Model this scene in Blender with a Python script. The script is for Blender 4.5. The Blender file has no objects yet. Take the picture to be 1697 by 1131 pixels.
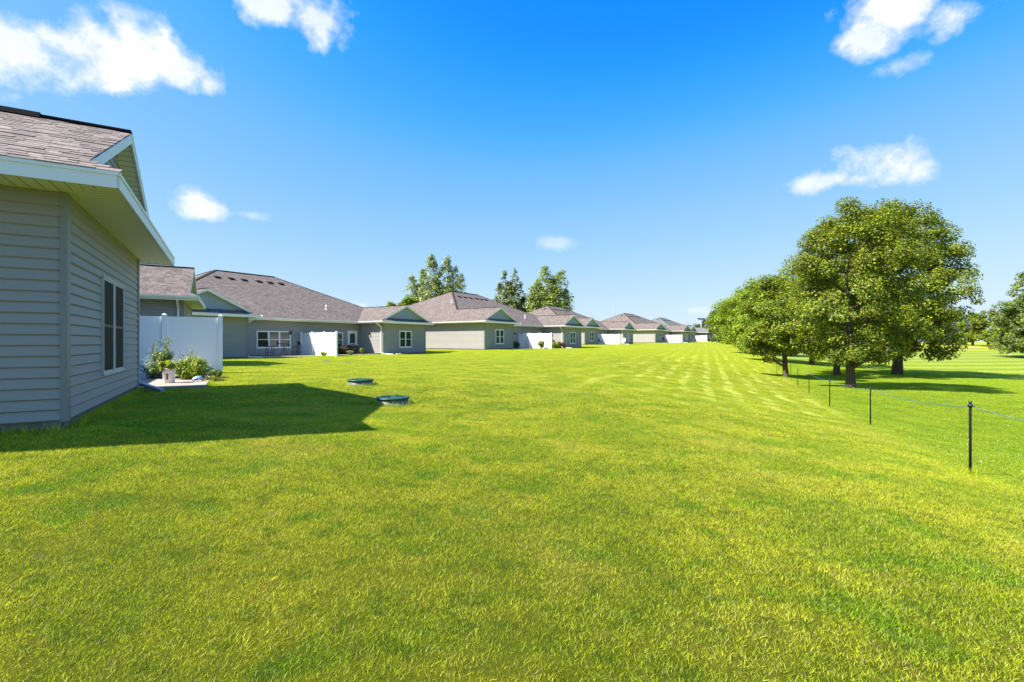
import bpy, math, random
import numpy as np
R = math.radians
random.seed(7)
rng = np.random.default_rng(7)
scene = bpy.context.scene
C = scene.collection

# ------------------------------------------------------------------ camera, sky, sun, exposure
EYE = 1.5
cam_d = bpy.data.cameras.new("camera"); cam = bpy.data.objects.new("camera", cam_d); C.objects.link(cam)
cam_d.sensor_width = 36.0; cam_d.lens = 36.0 * 800 / 1697
cam_d.shift_y = 1.5 / 1697
cam_d.clip_start = 0.05; cam_d.clip_end = 6000
cam.location = (0, 0, EYE); cam.rotation_euler = (R(90), 0, 0)
scene.camera = cam
scene.view_settings.view_transform = 'Standard'; scene.view_settings.look = 'None'
scene.view_settings.exposure = 1.25; scene.view_settings.gamma = 1

K = (0.84, 0.33)                                    # ground shift of a shadow per metre of height
elev = math.atan2(1, math.hypot(*K)); az_to = math.atan2(-K[0], -K[1])   # compass style angle towards the sun, from +Y
sun_d = bpy.data.lights.new("sun", 'SUN'); sun = bpy.data.objects.new("sun", sun_d); C.objects.link(sun)
sun_d.energy = 5.0; sun_d.angle = R(0.5); sun_d.color = (1.0, 0.95, 0.86)
from mathutils import Vector, Matrix
sun.rotation_euler = Vector((K[0], K[1], -1)).to_track_quat('-Z', 'Y').to_euler()
sun.location = (-20, -8, 25)

world = bpy.data.worlds.new("World"); scene.world = world; world.use_nodes = True
wn = world.node_tree; wn.nodes.clear()
def N(t, ty, **kw):
    n = t.nodes.new(ty)
    for k, v in kw.items():
        if k.startswith('i_'):
            key = k[2:]; key = int(key) if key.isdigit() else key
            n.inputs[key].default_value = v
        else: setattr(n, k, v)
    return n
def M(t, op, a, b=None, c=None, clamp=False):
    n = t.nodes.new('ShaderNodeMath'); n.operation = op; n.use_clamp = clamp
    for i, x in enumerate((a, b, c)):
        if x is None: continue
        if isinstance(x, (int, float)): n.inputs[i].default_value = x
        else: t.links.new(x, n.inputs[i])
    return n.outputs[0]
def build_world():
    t = wn; L = t.links.new
    out = N(t, 'ShaderNodeOutputWorld'); bg = N(t, 'ShaderNodeBackground'); bg.inputs[1].default_value = 0.125
    sky = N(t, 'ShaderNodeTexSky'); sky.sky_type = 'NISHITA'; sky.sun_disc = False
    sky.sun_elevation = elev; sky.sun_rotation = az_to
    sky.altitude = 200; sky.air_density = 1.0; sky.dust_density = 0.35; sky.ozone_density = 2.5
    # the camera's vivid colour rendering of a clear sky, as one tone curve per channel
    sp = N(t, 'ShaderNodeSeparateColor'); L(sky.outputs[0], sp.inputs[0]); cbn = N(t, 'ShaderNodeCombineColor')
    curves = [[(0,0),(.5,.0),(.9,.012),(1.1,.05),(1.48,.19),(2.3,.36),(4.1,.56),(8,.74)], [(0,0),(1.0,.19),(1.55,.285),(1.83,.38),(2.47,.52),(5.5,.78),(8,.86)], [(0,0),(2.0,.80),(2.8,.98),(3.5,1.0),(8,1.0)]]
    for ch in range(3):
        fc = N(t, 'ShaderNodeFloatCurve'); cu = fc.mapping.curves[0]; pts = curves[ch]
        while len(cu.points) < len(pts): cu.points.new(.5, .5)
        for q, (x, y) in enumerate(pts): cu.points[q].location = (x/8, y)
        fc.mapping.update(); L(M(t, 'MULTIPLY', sp.outputs[ch], 1/8), fc.inputs['Value'])
        L(M(t, 'MULTIPLY', fc.outputs[0], 3.5), cbn.inputs[ch])
    hs = cbn
    tc = N(t, 'ShaderNodeTexCoord'); sx = N(t, 'ShaderNodeSeparateXYZ'); L(tc.outputs['Generated'], sx.inputs[0])
    az = M(t, 'ARCTAN2', sx.outputs[0], sx.outputs[1]); el = M(t, 'ARCSINE', sx.outputs[2])
    nz = N(t, 'ShaderNodeTexNoise'); nz.inputs['Scale'].default_value = 9; nz.inputs['Detail'].default_value = 9; nz.inputs['Roughness'].default_value = .62
    L(tc.outputs['Generated'], nz.inputs['Vector'])
    nzb = N(t, 'ShaderNodeTexNoise'); nzb.inputs['Scale'].default_value = 26; nzb.inputs['Detail'].default_value = 8; nzb.inputs['Roughness'].default_value = .6
    L(tc.outputs['Generated'], nzb.inputs['Vector'])
    n1 = M(t, 'MULTIPLY_ADD', nz.outputs[0], 3.8, -1.9); n2 = M(t, 'MULTIPLY_ADD', nzb.outputs[0], 1.5, -.75)
    nn = M(t, 'ADD', n1, n2)
    # (px, py, half width, half height, strength) of each cloud as seen from the lawn, turned into compass angle and elevation
    blobs = [(20,70,110,52,1),(120,78,90,48,1),(215,92,80,42,1),(300,115,60,34,1),(345,142,32,20,.8),(215,24,46,16,.35),
             (440,2,60,24,.8),(530,28,52,28,.75),
             (1500,8,95,40,1),(1445,62,55,34,.9),(1570,20,50,30,.8),(1480,112,56,18,.4),
             (1470,272,66,30,.95),(1375,300,52,16,.7),(1530,284,36,24,.8),(1430,296,70,14,.6),
             (325,342,48,17,.9),(420,358,26,8,.25),(925,402,32,11,.22),(1150,514,34,9,.25),(601,506,16,8,.7)]
    acc = None
    for (px, py, hw, hh, st) in blobs:
        d = Vector(((px-848.5)/800, 1, (567-py)/800)); dn = d.normalized()
        a0 = math.atan2(d.x, d.y); e0 = math.asin(dn.z)
        ra = 1.38*hw/800/(1+d.x*d.x); re = 1.38*hh/800/math.hypot(1, d.x)
        u = M(t, 'MULTIPLY', M(t, 'SUBTRACT', az, a0), 1/ra); v = M(t, 'MULTIPLY', M(t, 'SUBTRACT', el, e0), 1/re)
        r = M(t, 'SQRT', M(t, 'ADD', M(t, 'MULTIPLY', u, u), M(t, 'MULTIPLY', v, v)))
        f = M(t, 'SUBTRACT', 1.0-(1-st)*.42, r)
        m = M(t, 'MULTIPLY', M(t, 'MULTIPLY', M(t, 'ADD', f, M(t, 'MULTIPLY', nn, .72)), 1.55, clamp=True), st**.5)
        acc = m if acc is None else M(t, 'MAXIMUM', acc, m)
    hi = N(t, 'ShaderNodeMapRange'); hi.interpolation_type = 'SMOOTHSTEP'; hi.inputs[1].default_value = .78; hi.inputs[2].default_value = 1.05; L(el, hi.inputs[0])  # unseen overhead cloud cover, added above the view to make ambient light less blue
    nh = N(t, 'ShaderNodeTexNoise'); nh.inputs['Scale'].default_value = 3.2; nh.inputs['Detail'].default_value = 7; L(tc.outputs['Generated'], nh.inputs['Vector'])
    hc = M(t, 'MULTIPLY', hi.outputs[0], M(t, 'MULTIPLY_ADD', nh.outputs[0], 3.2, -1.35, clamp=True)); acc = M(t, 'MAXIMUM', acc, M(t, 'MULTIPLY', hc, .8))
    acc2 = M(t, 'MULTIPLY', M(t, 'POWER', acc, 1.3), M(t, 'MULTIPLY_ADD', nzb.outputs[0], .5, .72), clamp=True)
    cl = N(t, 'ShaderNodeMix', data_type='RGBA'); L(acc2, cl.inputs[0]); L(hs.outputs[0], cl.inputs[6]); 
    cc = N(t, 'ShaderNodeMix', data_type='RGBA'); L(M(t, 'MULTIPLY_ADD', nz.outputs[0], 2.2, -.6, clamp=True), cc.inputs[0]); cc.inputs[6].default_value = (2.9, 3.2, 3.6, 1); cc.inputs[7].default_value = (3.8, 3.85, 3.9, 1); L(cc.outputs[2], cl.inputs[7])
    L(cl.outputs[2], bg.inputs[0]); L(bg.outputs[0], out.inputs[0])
build_world()

# ------------------------------------------------------------------ helpers
def px2(px, D): return ((px-848.5)/800*D, D)
def tag(o, label=None, cat=None, group=None, kind=None):
    if label: o['label'] = label
    if cat: o['category'] = cat
    if group: o['group'] = group
    if kind: o['kind'] = kind
    return o
def empty(name, loc, rz=0, **kw):
    o = bpy.data.objects.new(name, None); C.objects.link(o); o.empty_display_size = .2
    o.location = loc; o.rotation_euler = (0, 0, rz); tag(o, **kw); return o
class MB:
    def __init__(s): s.v = []; s.f = []; s.uv = []; s.mi = []; s.cur = 0; s.sm = []; s.smooth = False
    def face(s, pts, uv=None):
        b = len(s.v); s.v += [tuple(p) for p in pts]; s.f.append(tuple(range(b, b+len(pts))))
        s.uv += list(uv) if uv else [(0, 0)]*len(pts); s.mi.append(s.cur); s.sm.append(s.smooth)
    def box(s, a, b, mat=None):
        x0, y0, z0 = a; x1, y1, z1 = b
        P = [(x0,y0,z0),(x1,y0,z0),(x1,y1,z0),(x0,y1,z0),(x0,y0,z1),(x1,y0,z1),(x1,y1,z1),(x0,y1,z1)]
        if mat is not None: P = [tuple(mat @ Vector(p)) for p in P]
        s.hexa(P)
    def hexa(s, P):
        for q in ((0,3,2,1),(4,5,6,7),(0,1,5,4),(1,2,6,5),(2,3,7,6),(3,0,4,7)): s.face([P[i] for i in q])
    def beam(s, a, b, w, h, up=(0,0,1), off=(0,0)):
        a = Vector(a); b = Vector(b); d = (b-a).normalized(); u = Vector(up); sd = d.cross(u).normalized(); u2 = sd.cross(d).normalized()
        P = []
        for p in (a, b):
            for (i, j) in ((-1,-1),(1,-1),(1,1),(-1,1)): P.append(tuple(p + sd*(i*w/2+off[0]) + u2*(j*h/2+off[1])))
        s.face([P[3],P[2],P[1],P[0]]); s.face(P[4:8])
        for i in range(4): j = (i+1) % 4; s.face([P[i],P[j],P[4+j],P[4+i]])
    def tube(s, pts, rad, n=8, cap=True):
        pts = [Vector(p) for p in pts]; rad = rad if isinstance(rad, (list, tuple)) else [rad]*len(pts)
        old = s.smooth; s.smooth = True
        rings = []; ref = Vector((0.3, 0.2, 1)).normalized()
        for i, p in enumerate(pts):
            d = (pts[min(i+1, len(pts)-1)] - pts[max(i-1, 0)]).normalized()
            a = d.cross(ref) if abs(d.dot(ref)) < .98 else d.cross(Vector((1,0,0))); a.normalize(); b = d.cross(a)
            rings.append([p + (a*math.cos(2*math.pi*k/n) + b*math.sin(2*math.pi*k/n))*rad[i] for k in range(n)])
        for i in range(len(rings)-1):
            for k in range(n):
                k2 = (k+1) % n; s.face([rings[i][k2], rings[i][k], rings[i+1][k], rings[i+1][k2]])
        s.smooth = old
        if cap: s.face(rings[0]); s.face(rings[-1][::-1])
    def lathe(s, prof, c=(0,0,0), n=24, closed=True):
        old = s.smooth; s.smooth = True
        for i in range(len(prof)-1):
            (r0, z0), (r1, z1) = prof[i], prof[i+1]
            for k in range(n):
                a, b = 2*math.pi*k/n, 2*math.pi*(k+1)/n
                P = [(c[0]+r0*math.cos(a), c[1]+r0*math.sin(a), c[2]+z0), (c[0]+r0*math.cos(b), c[1]+r0*math.sin(b), c[2]+z0),
                     (c[0]+r1*math.cos(b), c[1]+r1*math.sin(b), c[2]+z1), (c[0]+r1*math.cos(a), c[1]+r1*math.sin(a), c[2]+z1)]
                if r0 < 1e-6: P = P[1:]
                elif r1 < 1e-6: P = P[:3]
                s.face(P)
        s.smooth = old
    def lap(s, a, b, z0, z1, e=.127, out=.024):
        """lap siding from a to b (2D), outward normal to the right of a->b"""
        a = Vector((a[0], a[1])); b = Vector((b[0], b[1])); d = (b-a).normalized(); n = Vector((d.y, -d.x)); ln = (b-a).length
        k = 0; z = z0
        while z < z1-1e-4:
            zt = min(z+e, z1); fr = (zt-z)/e
            o0 = out; o1 = out*(1-fr)+.002
            A0 = a+n*o0; B0 = b+n*o0; A1 = a+n*o1; B1 = b+n*o1; A2 = a+n*.003; B2 = b+n*.003
            s.face([(A2.x,A2.y,z),(B2.x,B2.y,z),(B0.x,B0.y,z+.017),(A0.x,A0.y,z+.017)], [(0,z),(ln,z),(ln,z+.01),(0,z+.01)])
            s.face([(A0.x,A0.y,z+.017),(B0.x,B0.y,z+.017),(B1.x,B1.y,zt),(A1.x,A1.y,zt)], [(0,z+.01),(ln,z+.01),(ln,zt),(0,zt)])
            z = zt; k += 1
    def build(s, name, mat, parent=None, loc=None, rz=None, weld=False, **kw):
        me = bpy.data.meshes.new(name); me.from_pydata(s.v, [], s.f)
        uvl = me.uv_layers.new(name='UV'); uvl.data.foreach_set('uv', np.array(s.uv, dtype=np.float32).ravel())
        mats = mat if isinstance(mat, (list, tuple)) else [mat]
        for m in mats: me.materials.append(m)
        me.polygons.foreach_set('material_index', s.mi); me.polygons.foreach_set('use_smooth', s.sm)
        if any(s.sm):
            import bmesh
            bm = bmesh.new(); bm.from_mesh(me); bmesh.ops.remove_doubles(bm, verts=bm.verts, dist=1e-5); bm.to_mesh(me); bm.free()
        me.update()
        o = bpy.data.objects.new(name, me); C.objects.link(o)
        if parent: o.parent = parent
        if loc is not None: o.location = loc
        if rz is not None: o.rotation_euler = (0, 0, rz)
        tag(o, **kw); return o
def copy_tree(o, parent=None):
    c = o.copy(); C.objects.link(c)
    if parent: c.parent = parent
    for ch in [x for x in bpy.data.objects if x.parent == o]: copy_tree(ch, c)
    return c
def np_mesh(name, V, F, mat, parent=None, col=None, nper=4, **kw):
    """V (n,3), F (m,nper) -> mesh object; col (n,3) per vertex"""
    me = bpy.data.meshes.new(name); V = np.asarray(V, np.float32); F = np.asarray(F, np.int32)
    me.vertices.add(len(V)); me.vertices.foreach_set('co', V.ravel())
    me.loops.add(F.size); me.loops.foreach_set('vertex_index', F.ravel())
    me.polygons.add(len(F)); me.polygons.foreach_set('loop_start', np.arange(len(F), dtype=np.int32)*nper)
    if col is not None:
        a = me.attributes.new('Col', 'FLOAT_COLOR', 'POINT'); a.data.foreach_set('color', np.concatenate([col, np.ones((len(col), 1))], 1).astype(np.float32).ravel())
    me.materials.append(mat); me.update(calc_edges=True); me.validate()
    o = bpy.data.objects.new(name, me)
    C.objects.link(o)
    if parent: o.parent = parent
    tag(o, **kw); return o

# ------------------------------------------------------------------ materials
MATS = {}
def mat(name, col=(.5,.5,.5), rough=.6, spec=.4, metal=0, noise=0, nscale=8, bump=0, bscale=40, **kw):
    m = bpy.data.materials.new(name); m.use_nodes = True; t = m.node_tree; b = t.nodes['Principled BSDF']
    b.inputs['Base Color'].default_value = (*col, 1); b.inputs['Roughness'].default_value = rough
    b.inputs['Specular IOR Level'].default_value = spec; b.inputs['Metallic'].default_value = metal
    tc = N(t, 'ShaderNodeTexCoord')
    if noise:
        nz = N(t, 'ShaderNodeTexNoise'); nz.inputs['Scale'].default_value = nscale; nz.inputs['Detail'].default_value = 5
        t.links.new(tc.outputs['Object'], nz.inputs['Vector'])
        mx = N(t, 'ShaderNodeMix', data_type='RGBA'); t.links.new(nz.outputs[0], mx.inputs[0])
        mx.inputs[6].default_value = (*[c*(1-noise) for c in col], 1); mx.inputs[7].default_value = (*[min(1, c*(1+noise)) for c in col], 1)
        t.links.new(mx.outputs[2], b.inputs['Base Color'])
    if bump:
        nb = N(t, 'ShaderNodeTexNoise'); nb.inputs['Scale'].default_value = bscale; nb.inputs['Detail'].default_value = 4
        t.links.new(tc.outputs['Object'], nb.inputs['Vector'])
        bp = N(t, 'ShaderNodeBump'); bp.inputs['Strength'].default_value = bump; bp.inputs['Distance'].default_value = .01
        t.links.new(nb.outputs[0], bp.inputs['Height']); t.links.new(bp.outputs[0], b.inputs['Normal'])
    MATS[name] = m; return m
siding = mat('siding_grey', (.30,.283,.265), .55, .35, noise=.05, nscale=1.3, bump=.12, bscale=60)
trim_grey = mat('corner_grey', (.225,.222,.21), .5, .35, noise=.03)
gable_m = mat('gable_shake', (.33,.37,.40), .6, .3, noise=.08, nscale=5, bump=.2, bscale=30)
frame_grey = mat('window_frame_grey', (.50,.50,.52), .4, .4)
white = mat('white_trim', (.84,.83,.79), .45, .4, noise=.03, nscale=3)
vinyl = mat('white_vinyl', (.88,.88,.87), .35, .45, noise=.015, nscale=2)
glass = mat('window_glass', (.015,.022,.024), .04, .6)
glass_teal = mat('window_glass_blind', (.03,.07,.075), .08, .6, noise=.3, nscale=4)
screen = mat('window_screen', (.020,.021,.020), .7, .1, noise=.25, nscale=3)
sashm = mat('sash_behind_screen', (.05,.053,.05), .5, .3)
black = mat('black_metal', (.015,.015,.016), .4, .5)
darkbrown = mat('dark_brown', (.045,.032,.025), .6, .3, noise=.3)
concrete = mat('concrete', (.36,.31,.26), .85, .2, noise=.12, nscale=5, bump=.3, bscale=50)
found_m = mat('foundation_concrete', (.20,.185,.16), .9, .15, noise=.3, nscale=4, bump=.4, bscale=25)
ventm = mat('roof_vent_black', (.012,.012,.013), .8, .08)
pipe_m = mat('white_pipe', (.75,.75,.74), .5, .3)
bark = mat('bark', (.10,.075,.055), .9, .1, noise=.4, nscale=9, bump=.9, bscale=22)
bark_pale = mat('pale_bark', (.30,.27,.22), .85, .1, noise=.3, nscale=5, bump=.6, bscale=12)
post_m = mat('stake_dark', (.010,.011,.010), .8, .12, noise=.2)
rope_m = mat('teal_rope', (.07,.19,.22), .7, .2)
green_lid = mat('green_lid', (.014,.065,.047), .45, .4, noise=.12, nscale=6)
riser_m = mat('riser_grey', (.12,.145,.13), .5, .35, noise=.3, nscale=5)
bucket_m = mat('bucket_plastic', (.74,.68,.62), .4, .4, noise=.03)
label_m = mat('bucket_print', (.20,.06,.06), .6, .3, noise=.5, nscale=60)
label_d = mat('bucket_print_dark', (.03,.03,.04), .6, .3)
soil = mat('soil', (.06,.04,.03), .95, .1, noise=.4, nscale=20, bump=.8, bscale=30)
terracotta = mat('brown_pot', (.16,.09,.06), .7, .3)
chrome = mat('silver_shell', (.55,.62,.70), .22, .6, metal=.6)
zinc = mat('grey_downspout', (.33,.35,.37), .45, .4)
sand = mat('bunker_sand', (.62,.54,.42), .95, .1, noise=.1)
orange = mat('orange_leaf', (.75,.16,.03), .6, .2)
door_glass = mat('door_glass', (.06,.075,.10), .15, .5)

def soffit_mat():
    m = mat('soffit_panels', (.84,.84,.76), .5, .3); t = m.node_tree; b = t.nodes['Principled BSDF']
    tc = N(t, 'ShaderNodeTexCoord'); sx = N(t, 'ShaderNodeSeparateXYZ'); t.links.new(tc.outputs['UV'], sx.inputs[0])
    fr = M(t, 'FRACT', M(t, 'DIVIDE', sx.outputs[0], .127)); g = M(t, 'LESS_THAN', M(t, 'ABSOLUTE', M(t, 'SUBTRACT', fr, .5)), .07)
    bp = N(t, 'ShaderNodeBump'); bp.inputs['Strength'].default_value = 1; bp.inputs['Distance'].default_value = .012; bp.invert = True
    t.links.new(g, bp.inputs['Height']); t.links.new(bp.outputs[0], b.inputs['Normal'])
    mx = N(t, 'ShaderNodeMix', data_type='RGBA'); t.links.new(g, mx.inputs[0]); mx.inputs[6].default_value = (.84,.84,.76,1); mx.inputs[7].default_value = (.5,.5,.42,1)
    t.links.new(mx.outputs[2], b.inputs['Base Color'])
    return m
soffit = soffit_mat()
def shingle_mat(name, c1, c2, c3, real=False):
    m = mat(name, c1, .92, .12); t = m.node_tree; b = t.nodes['Principled BSDF']; L = t.links.new
    tc = N(t, 'ShaderNodeTexCoord')
    br = N(t, 'ShaderNodeTexBrick'); br.offset = .37; br.offset_frequency = 3; br.squash = .7; br.squash_frequency = 2
    br.inputs['Scale'].default_value = 1; br.inputs['Brick Width'].default_value = .26; br.inputs['Row Height'].default_value = .143
    br.inputs['Mortar Size'].default_value = .006; br.inputs['Mortar Smooth'].default_value = .2; br.inputs['Bias'].default_value = 0
    br.inputs['Color1'].default_value = (*c1, 1); br.inputs['Color2'].default_value = (*c2, 1); br.inputs['Mortar'].default_value = (*c3, 1)
    L(tc.outputs['UV'], br.inputs['Vector'])
    nz = N(t, 'ShaderNodeTexNoise'); nz.inputs['Scale'].default_value = 5; nz.inputs['Detail'].default_value = 8; nz.inputs['Roughness'].default_value = .75; L(tc.outputs['UV'], nz.inputs['Vector'])
    nz2 = N(t, 'ShaderNodeTexNoise'); nz2.inputs['Scale'].default_value = 60; nz2.inputs['Detail'].default_value = 3; L(tc.outputs['UV'], nz2.inputs['Vector'])
    f = M(t, 'ADD', M(t, 'MULTIPLY_ADD', nz.outputs[0], .9, .33), M(t, 'MULTIPLY_ADD', nz2.outputs[0], .7, -.13))
    mx = N(t, 'ShaderNodeMix', data_type='RGBA', blend_type='MULTIPLY'); mx.inputs[0].default_value = 1
    L(br.outputs[0], mx.inputs[6]); cb = N(t, 'ShaderNodeCombineXYZ'); L(f, cb.inputs[0]); L(f, cb.inputs[1]); L(f, cb.inputs[2]); L(cb.outputs[0], mx.inputs[7])
    L(mx.outputs[2], b.inputs['Base Color'])
    # each course tilts out towards its lower edge
    sx = N(t, 'ShaderNodeSeparateXYZ'); L(tc.outputs['UV'], sx.inputs[0])
    saw = M(t, 'FRACT', M(t, 'DIVIDE', sx.outputs[1], .143)); h = M(t, 'ADD', M(t, 'MULTIPLY', saw, -1.0), M(t, 'MULTIPLY', nz2.outputs[0], .5))
    h = M(t, 'ADD', h, M(t, 'MULTIPLY', br.outputs['Fac'], -.8))
    bp = N(t, 'ShaderNodeBump'); bp.inputs['Strength'].default_value = .8; bp.inputs['Distance'].default_value = .012
    L(h, bp.inputs['Height']); L(bp.outputs[0], b.inputs['Normal'])
    return m
shingle = shingle_mat('roof_shingles', (.225,.185,.162), (.125,.098,.088), (.045,.034,.03))
shingle_grey = shingle_mat('roof_shingles_grey', (.19,.19,.18), (.13,.13,.125), (.05,.05,.05))
tabm = mat('shingle_tab', (.27,.215,.20), .92, .1)
def tab_mat():
    t = tabm.node_tree; b = t.nodes['Principled BSDF']; L = t.links.new
    gi = N(t, 'ShaderNodeTexCoord'); sx = N(t, 'ShaderNodeSeparateXYZ'); L(gi.outputs['UV'], sx.inputs[0])   # u carries a tone of its own for every tab
    nz = N(t, 'ShaderNodeTexNoise'); nz.inputs['Scale'].default_value = 130; nz.inputs['Detail'].default_value = 3; L(gi.outputs['Object'], nz.inputs['Vector'])
    nz2 = N(t, 'ShaderNodeTexNoise'); nz2.inputs['Scale'].default_value = 3; nz2.inputs['Detail'].default_value = 5; L(gi.outputs['Object'], nz2.inputs['Vector'])
    f = M(t, 'MULTIPLY', M(t, 'MULTIPLY_ADD', nz.outputs[0], 1.1, .45), M(t, 'MULTIPLY', sx.outputs[0], M(t, 'MULTIPLY_ADD', nz2.outputs[0], .6, .7)))
    cb = N(t, 'ShaderNodeCombineXYZ')
    for i in range(3): L(f, cb.inputs[i])
    mx = N(t, 'ShaderNodeMix', data_type='RGBA', blend_type='MULTIPLY'); mx.inputs[0].default_value = 1; mx.inputs[6].default_value = (.255,.205,.18,1); L(cb.outputs[0], mx.inputs[7])
    L(mx.outputs[2], b.inputs['Base Color'])
    bp = N(t, 'ShaderNodeBump'); bp.inputs['Strength'].default_value = .5; bp.inputs['Distance'].default_value = .004; L(nz.outputs[0], bp.inputs['Height']); L(bp.outputs[0], b.inputs['Normal'])
tab_mat()

def leaf_mat(name, trans=.45, rough=.5, gain=1.0):
    m = bpy.data.materials.new(name); m.use_nodes = True; t = m.node_tree; t.nodes.clear(); L = t.links.new
    out = N(t, 'ShaderNodeOutputMaterial'); at = N(t, 'ShaderNodeAttribute', attribute_name='Col')
    b = N(t, 'ShaderNodeBsdfPrincipled'); b.inputs['Roughness'].default_value = rough; b.inputs['Specular IOR Level'].default_value = .35
    tr = N(t, 'ShaderNodeBsdfTranslucent'); mx = N(t, 'ShaderNodeMixShader'); mx.inputs[0].default_value = trans
    hs = N(t, 'ShaderNodeHueSaturation'); hs.inputs['Hue'].default_value = .485; hs.inputs['Saturation'].default_value = 1.1; hs.inputs['Value'].default_value = 1.5
    L(at.outputs['Color'], b.inputs['Base Color']); L(at.outputs['Color'], hs.inputs['Color']); L(hs.outputs[0], tr.inputs['Color'])
    L(b.outputs[0], mx.inputs[1]); L(tr.outputs[0], mx.inputs[2]); L(mx.outputs[0], out.inputs[0]); return m
leafm = leaf_mat('leaf', .33)

# lawn colours by place: shared by the soil sheet and the blades
TG = 1.02
def turf_colour(t, blades):
    L = t.links.new
    g = N(t, 'ShaderNodeNewGeometry'); sx = N(t, 'ShaderNodeSeparateXYZ'); L(g.outputs['Position'], sx.inputs[0]); X, Y = sx.outputs[0], sx.outputs[1]
    flat = N(t, 'ShaderNodeCombineXYZ'); L(X, flat.inputs[0]); L(Y, flat.inputs[1])
    def noise(sc, det=3, ro=.55):
        n = N(t, 'ShaderNodeTexNoise'); n.inputs['Scale'].default_value = sc; n.inputs['Detail'].default_value = det; n.inputs['Roughness'].default_value = ro
        L(flat.outputs[0], n.inputs['Vector']); return n.outputs[0]
    def ramp(f, lo, hi):
        n = N(t, 'ShaderNodeMapRange'); n.interpolation_type = 'SMOOTHSTEP'; n.inputs[1].default_value = lo; n.inputs[2].default_value = hi; L(f, n.inputs[0]); return n.outputs[0]
    def mix(f, a, b):
        n = N(t, 'ShaderNodeMix', data_type='RGBA')
        if isinstance(f, float): n.inputs[0].default_value = f
        else: L(f, n.inputs[0])
        for i, c in ((6, a), (7, b)):
            if isinstance(c, tuple): n.inputs[i].default_value = (*[v*TG for v in c], 1)
            else: L(c, n.inputs[i])
        return n.outputs[2]
    n_big = noise(.16, 2); n_mid = noise(.9, 4, .6); n_fine = noise(5, 4, .65)
    base = (.285,.35,.012); yell = (.43,.445,.022); deep = (.10,.20,.006); straw = (.52,.46,.12)
    c = mix(ramp(n_mid, .38, .64), base, yell)
    c = mix(M(t, 'MULTIPLY', ramp(n_fine, .50, .66), .55), c, deep)
    c = mix(M(t, 'MULTIPLY', ramp(noise(3.1, 4, .7), .60, .70), .6), c, (.40,.33,.05))
    c = mix(M(t, 'MULTIPLY', ramp(noise(2.3, 3, .7), .62, .74), .5), c, straw)
    c = mix(M(t, 'MULTIPLY', ramp(noise(1.7, 2, .5), .56, .66), .6), c, (.15,.30,.006))
    c = mix(M(t, 'MULTIPLY', ramp(noise(.45, 3, .6), .52, .66), .5), c, (.42,.40,.055))
    # mower passes run the length of the lawn
    w = M(t, 'SUBTRACT', X, M(t, 'MULTIPLY', Y, .40)); w = M(t, 'ADD', w, M(t, 'MULTIPLY_ADD', n_big, 1.8, M(t, 'MULTIPLY', n_mid, .25)))
    st = M(t, 'SINE', M(t, 'MULTIPLY', w, 2*math.pi/1.0)); st2 = M(t, 'MULTIPLY', ramp(st, .0, .9), ramp(Y, 9, 18))
    st2 = M(t, 'MULTIPLY', st2, ramp(M(t, 'SUBTRACT', w, M(t, 'MULTIPLY', Y, .02)), -7, -2))
    c = mix(M(t, 'MULTIPLY', st2, M(t, 'MULTIPLY', ramp(n_mid, .36, .62), ramp(n_big, .3, .6))), c, (.54,.57,.12))
    w2 = M(t, 'ADD', M(t, 'ADD', Y, M(t, 'MULTIPLY', X, -.35)), M(t, 'MULTIPLY', n_big, 9)); s3 = M(t, 'MULTIPLY', ramp(M(t, 'SINE', M(t, 'MULTIPLY', w2, 2*math.pi/2.3)), .1, .9), ramp(Y, 16, 30))
    s3 = M(t, 'MULTIPLY', s3, M(t, 'SUBTRACT', 1.0, ramp(w, -9, -3)))
    c = mix(M(t, 'MULTIPLY', s3, M(t, 'MULTIPLY', ramp(n_mid, .36, .62), .4)), c, (.48,.50,.06))
    c = mix(M(t, 'MULTIPLY', ramp(Y, 18, 60), .45), c, (.37,.43,.012))
    # beyond the rope: greener golf turf, then paler striped fairway
    bd = M(t, 'SUBTRACT', X, M(t, 'MULTIPLY_ADD', Y, .465, 3.2)); bd = M(t, 'ADD', bd, M(t, 'MULTIPLY_ADD', n_mid, 1.6, -.8))
    rough = mix(ramp(n_mid, .35, .65), (.20,.31,.007), (.29,.38,.010))
    rough = mix(M(t, 'MULTIPLY', ramp(n_fine, .55, .75), .5), rough, (.09,.20,.006))
    bd2 = M(t, 'SUBTRACT', X, M(t, 'MULTIPLY_ADD', Y, -.55, 58)); fs = M(t, 'SINE', M(t, 'MULTIPLY', M(t, 'ADD', Y, M(t, 'MULTIPLY', X, -.15)), 2*math.pi/5.5))
    fair = mix(ramp(fs, -.4, .4), (.26,.34,.03), (.36,.43,.07))
    far = mix(ramp(bd2, 0, 5), rough, fair)
    far = mix(ramp(Y, 86, 96), far, (.42,.46,.03))
    c = mix(ramp(bd, -.6, 1.4), c, far)
    if blades:
        at = N(t, 'ShaderNodeAttribute', attribute_name='Col'); sc = N(t, 'ShaderNodeSeparateColor'); L(at.outputs['Color'], sc.inputs[0])
        # r: blade tone, g: straw chance, b: height along blade
        mm = N(t, 'ShaderNodeMix', data_type='RGBA', blend_type='MULTIPLY'); mm.inputs[0].default_value = 1; L(c, mm.inputs[6])
        cb = N(t, 'ShaderNodeCombineXYZ')
        tone = M(t, 'MULTIPLY_ADD', sc.outputs[0], 1.35, .5)
        for i in range(3): L(tone, cb.inputs[i])
        L(cb.outputs[0], mm.inputs[7]); c = mix(M(t, 'GREATER_THAN', sc.outputs[1], .90), mm.outputs[2], (.50,.46,.17))
    return c
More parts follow.
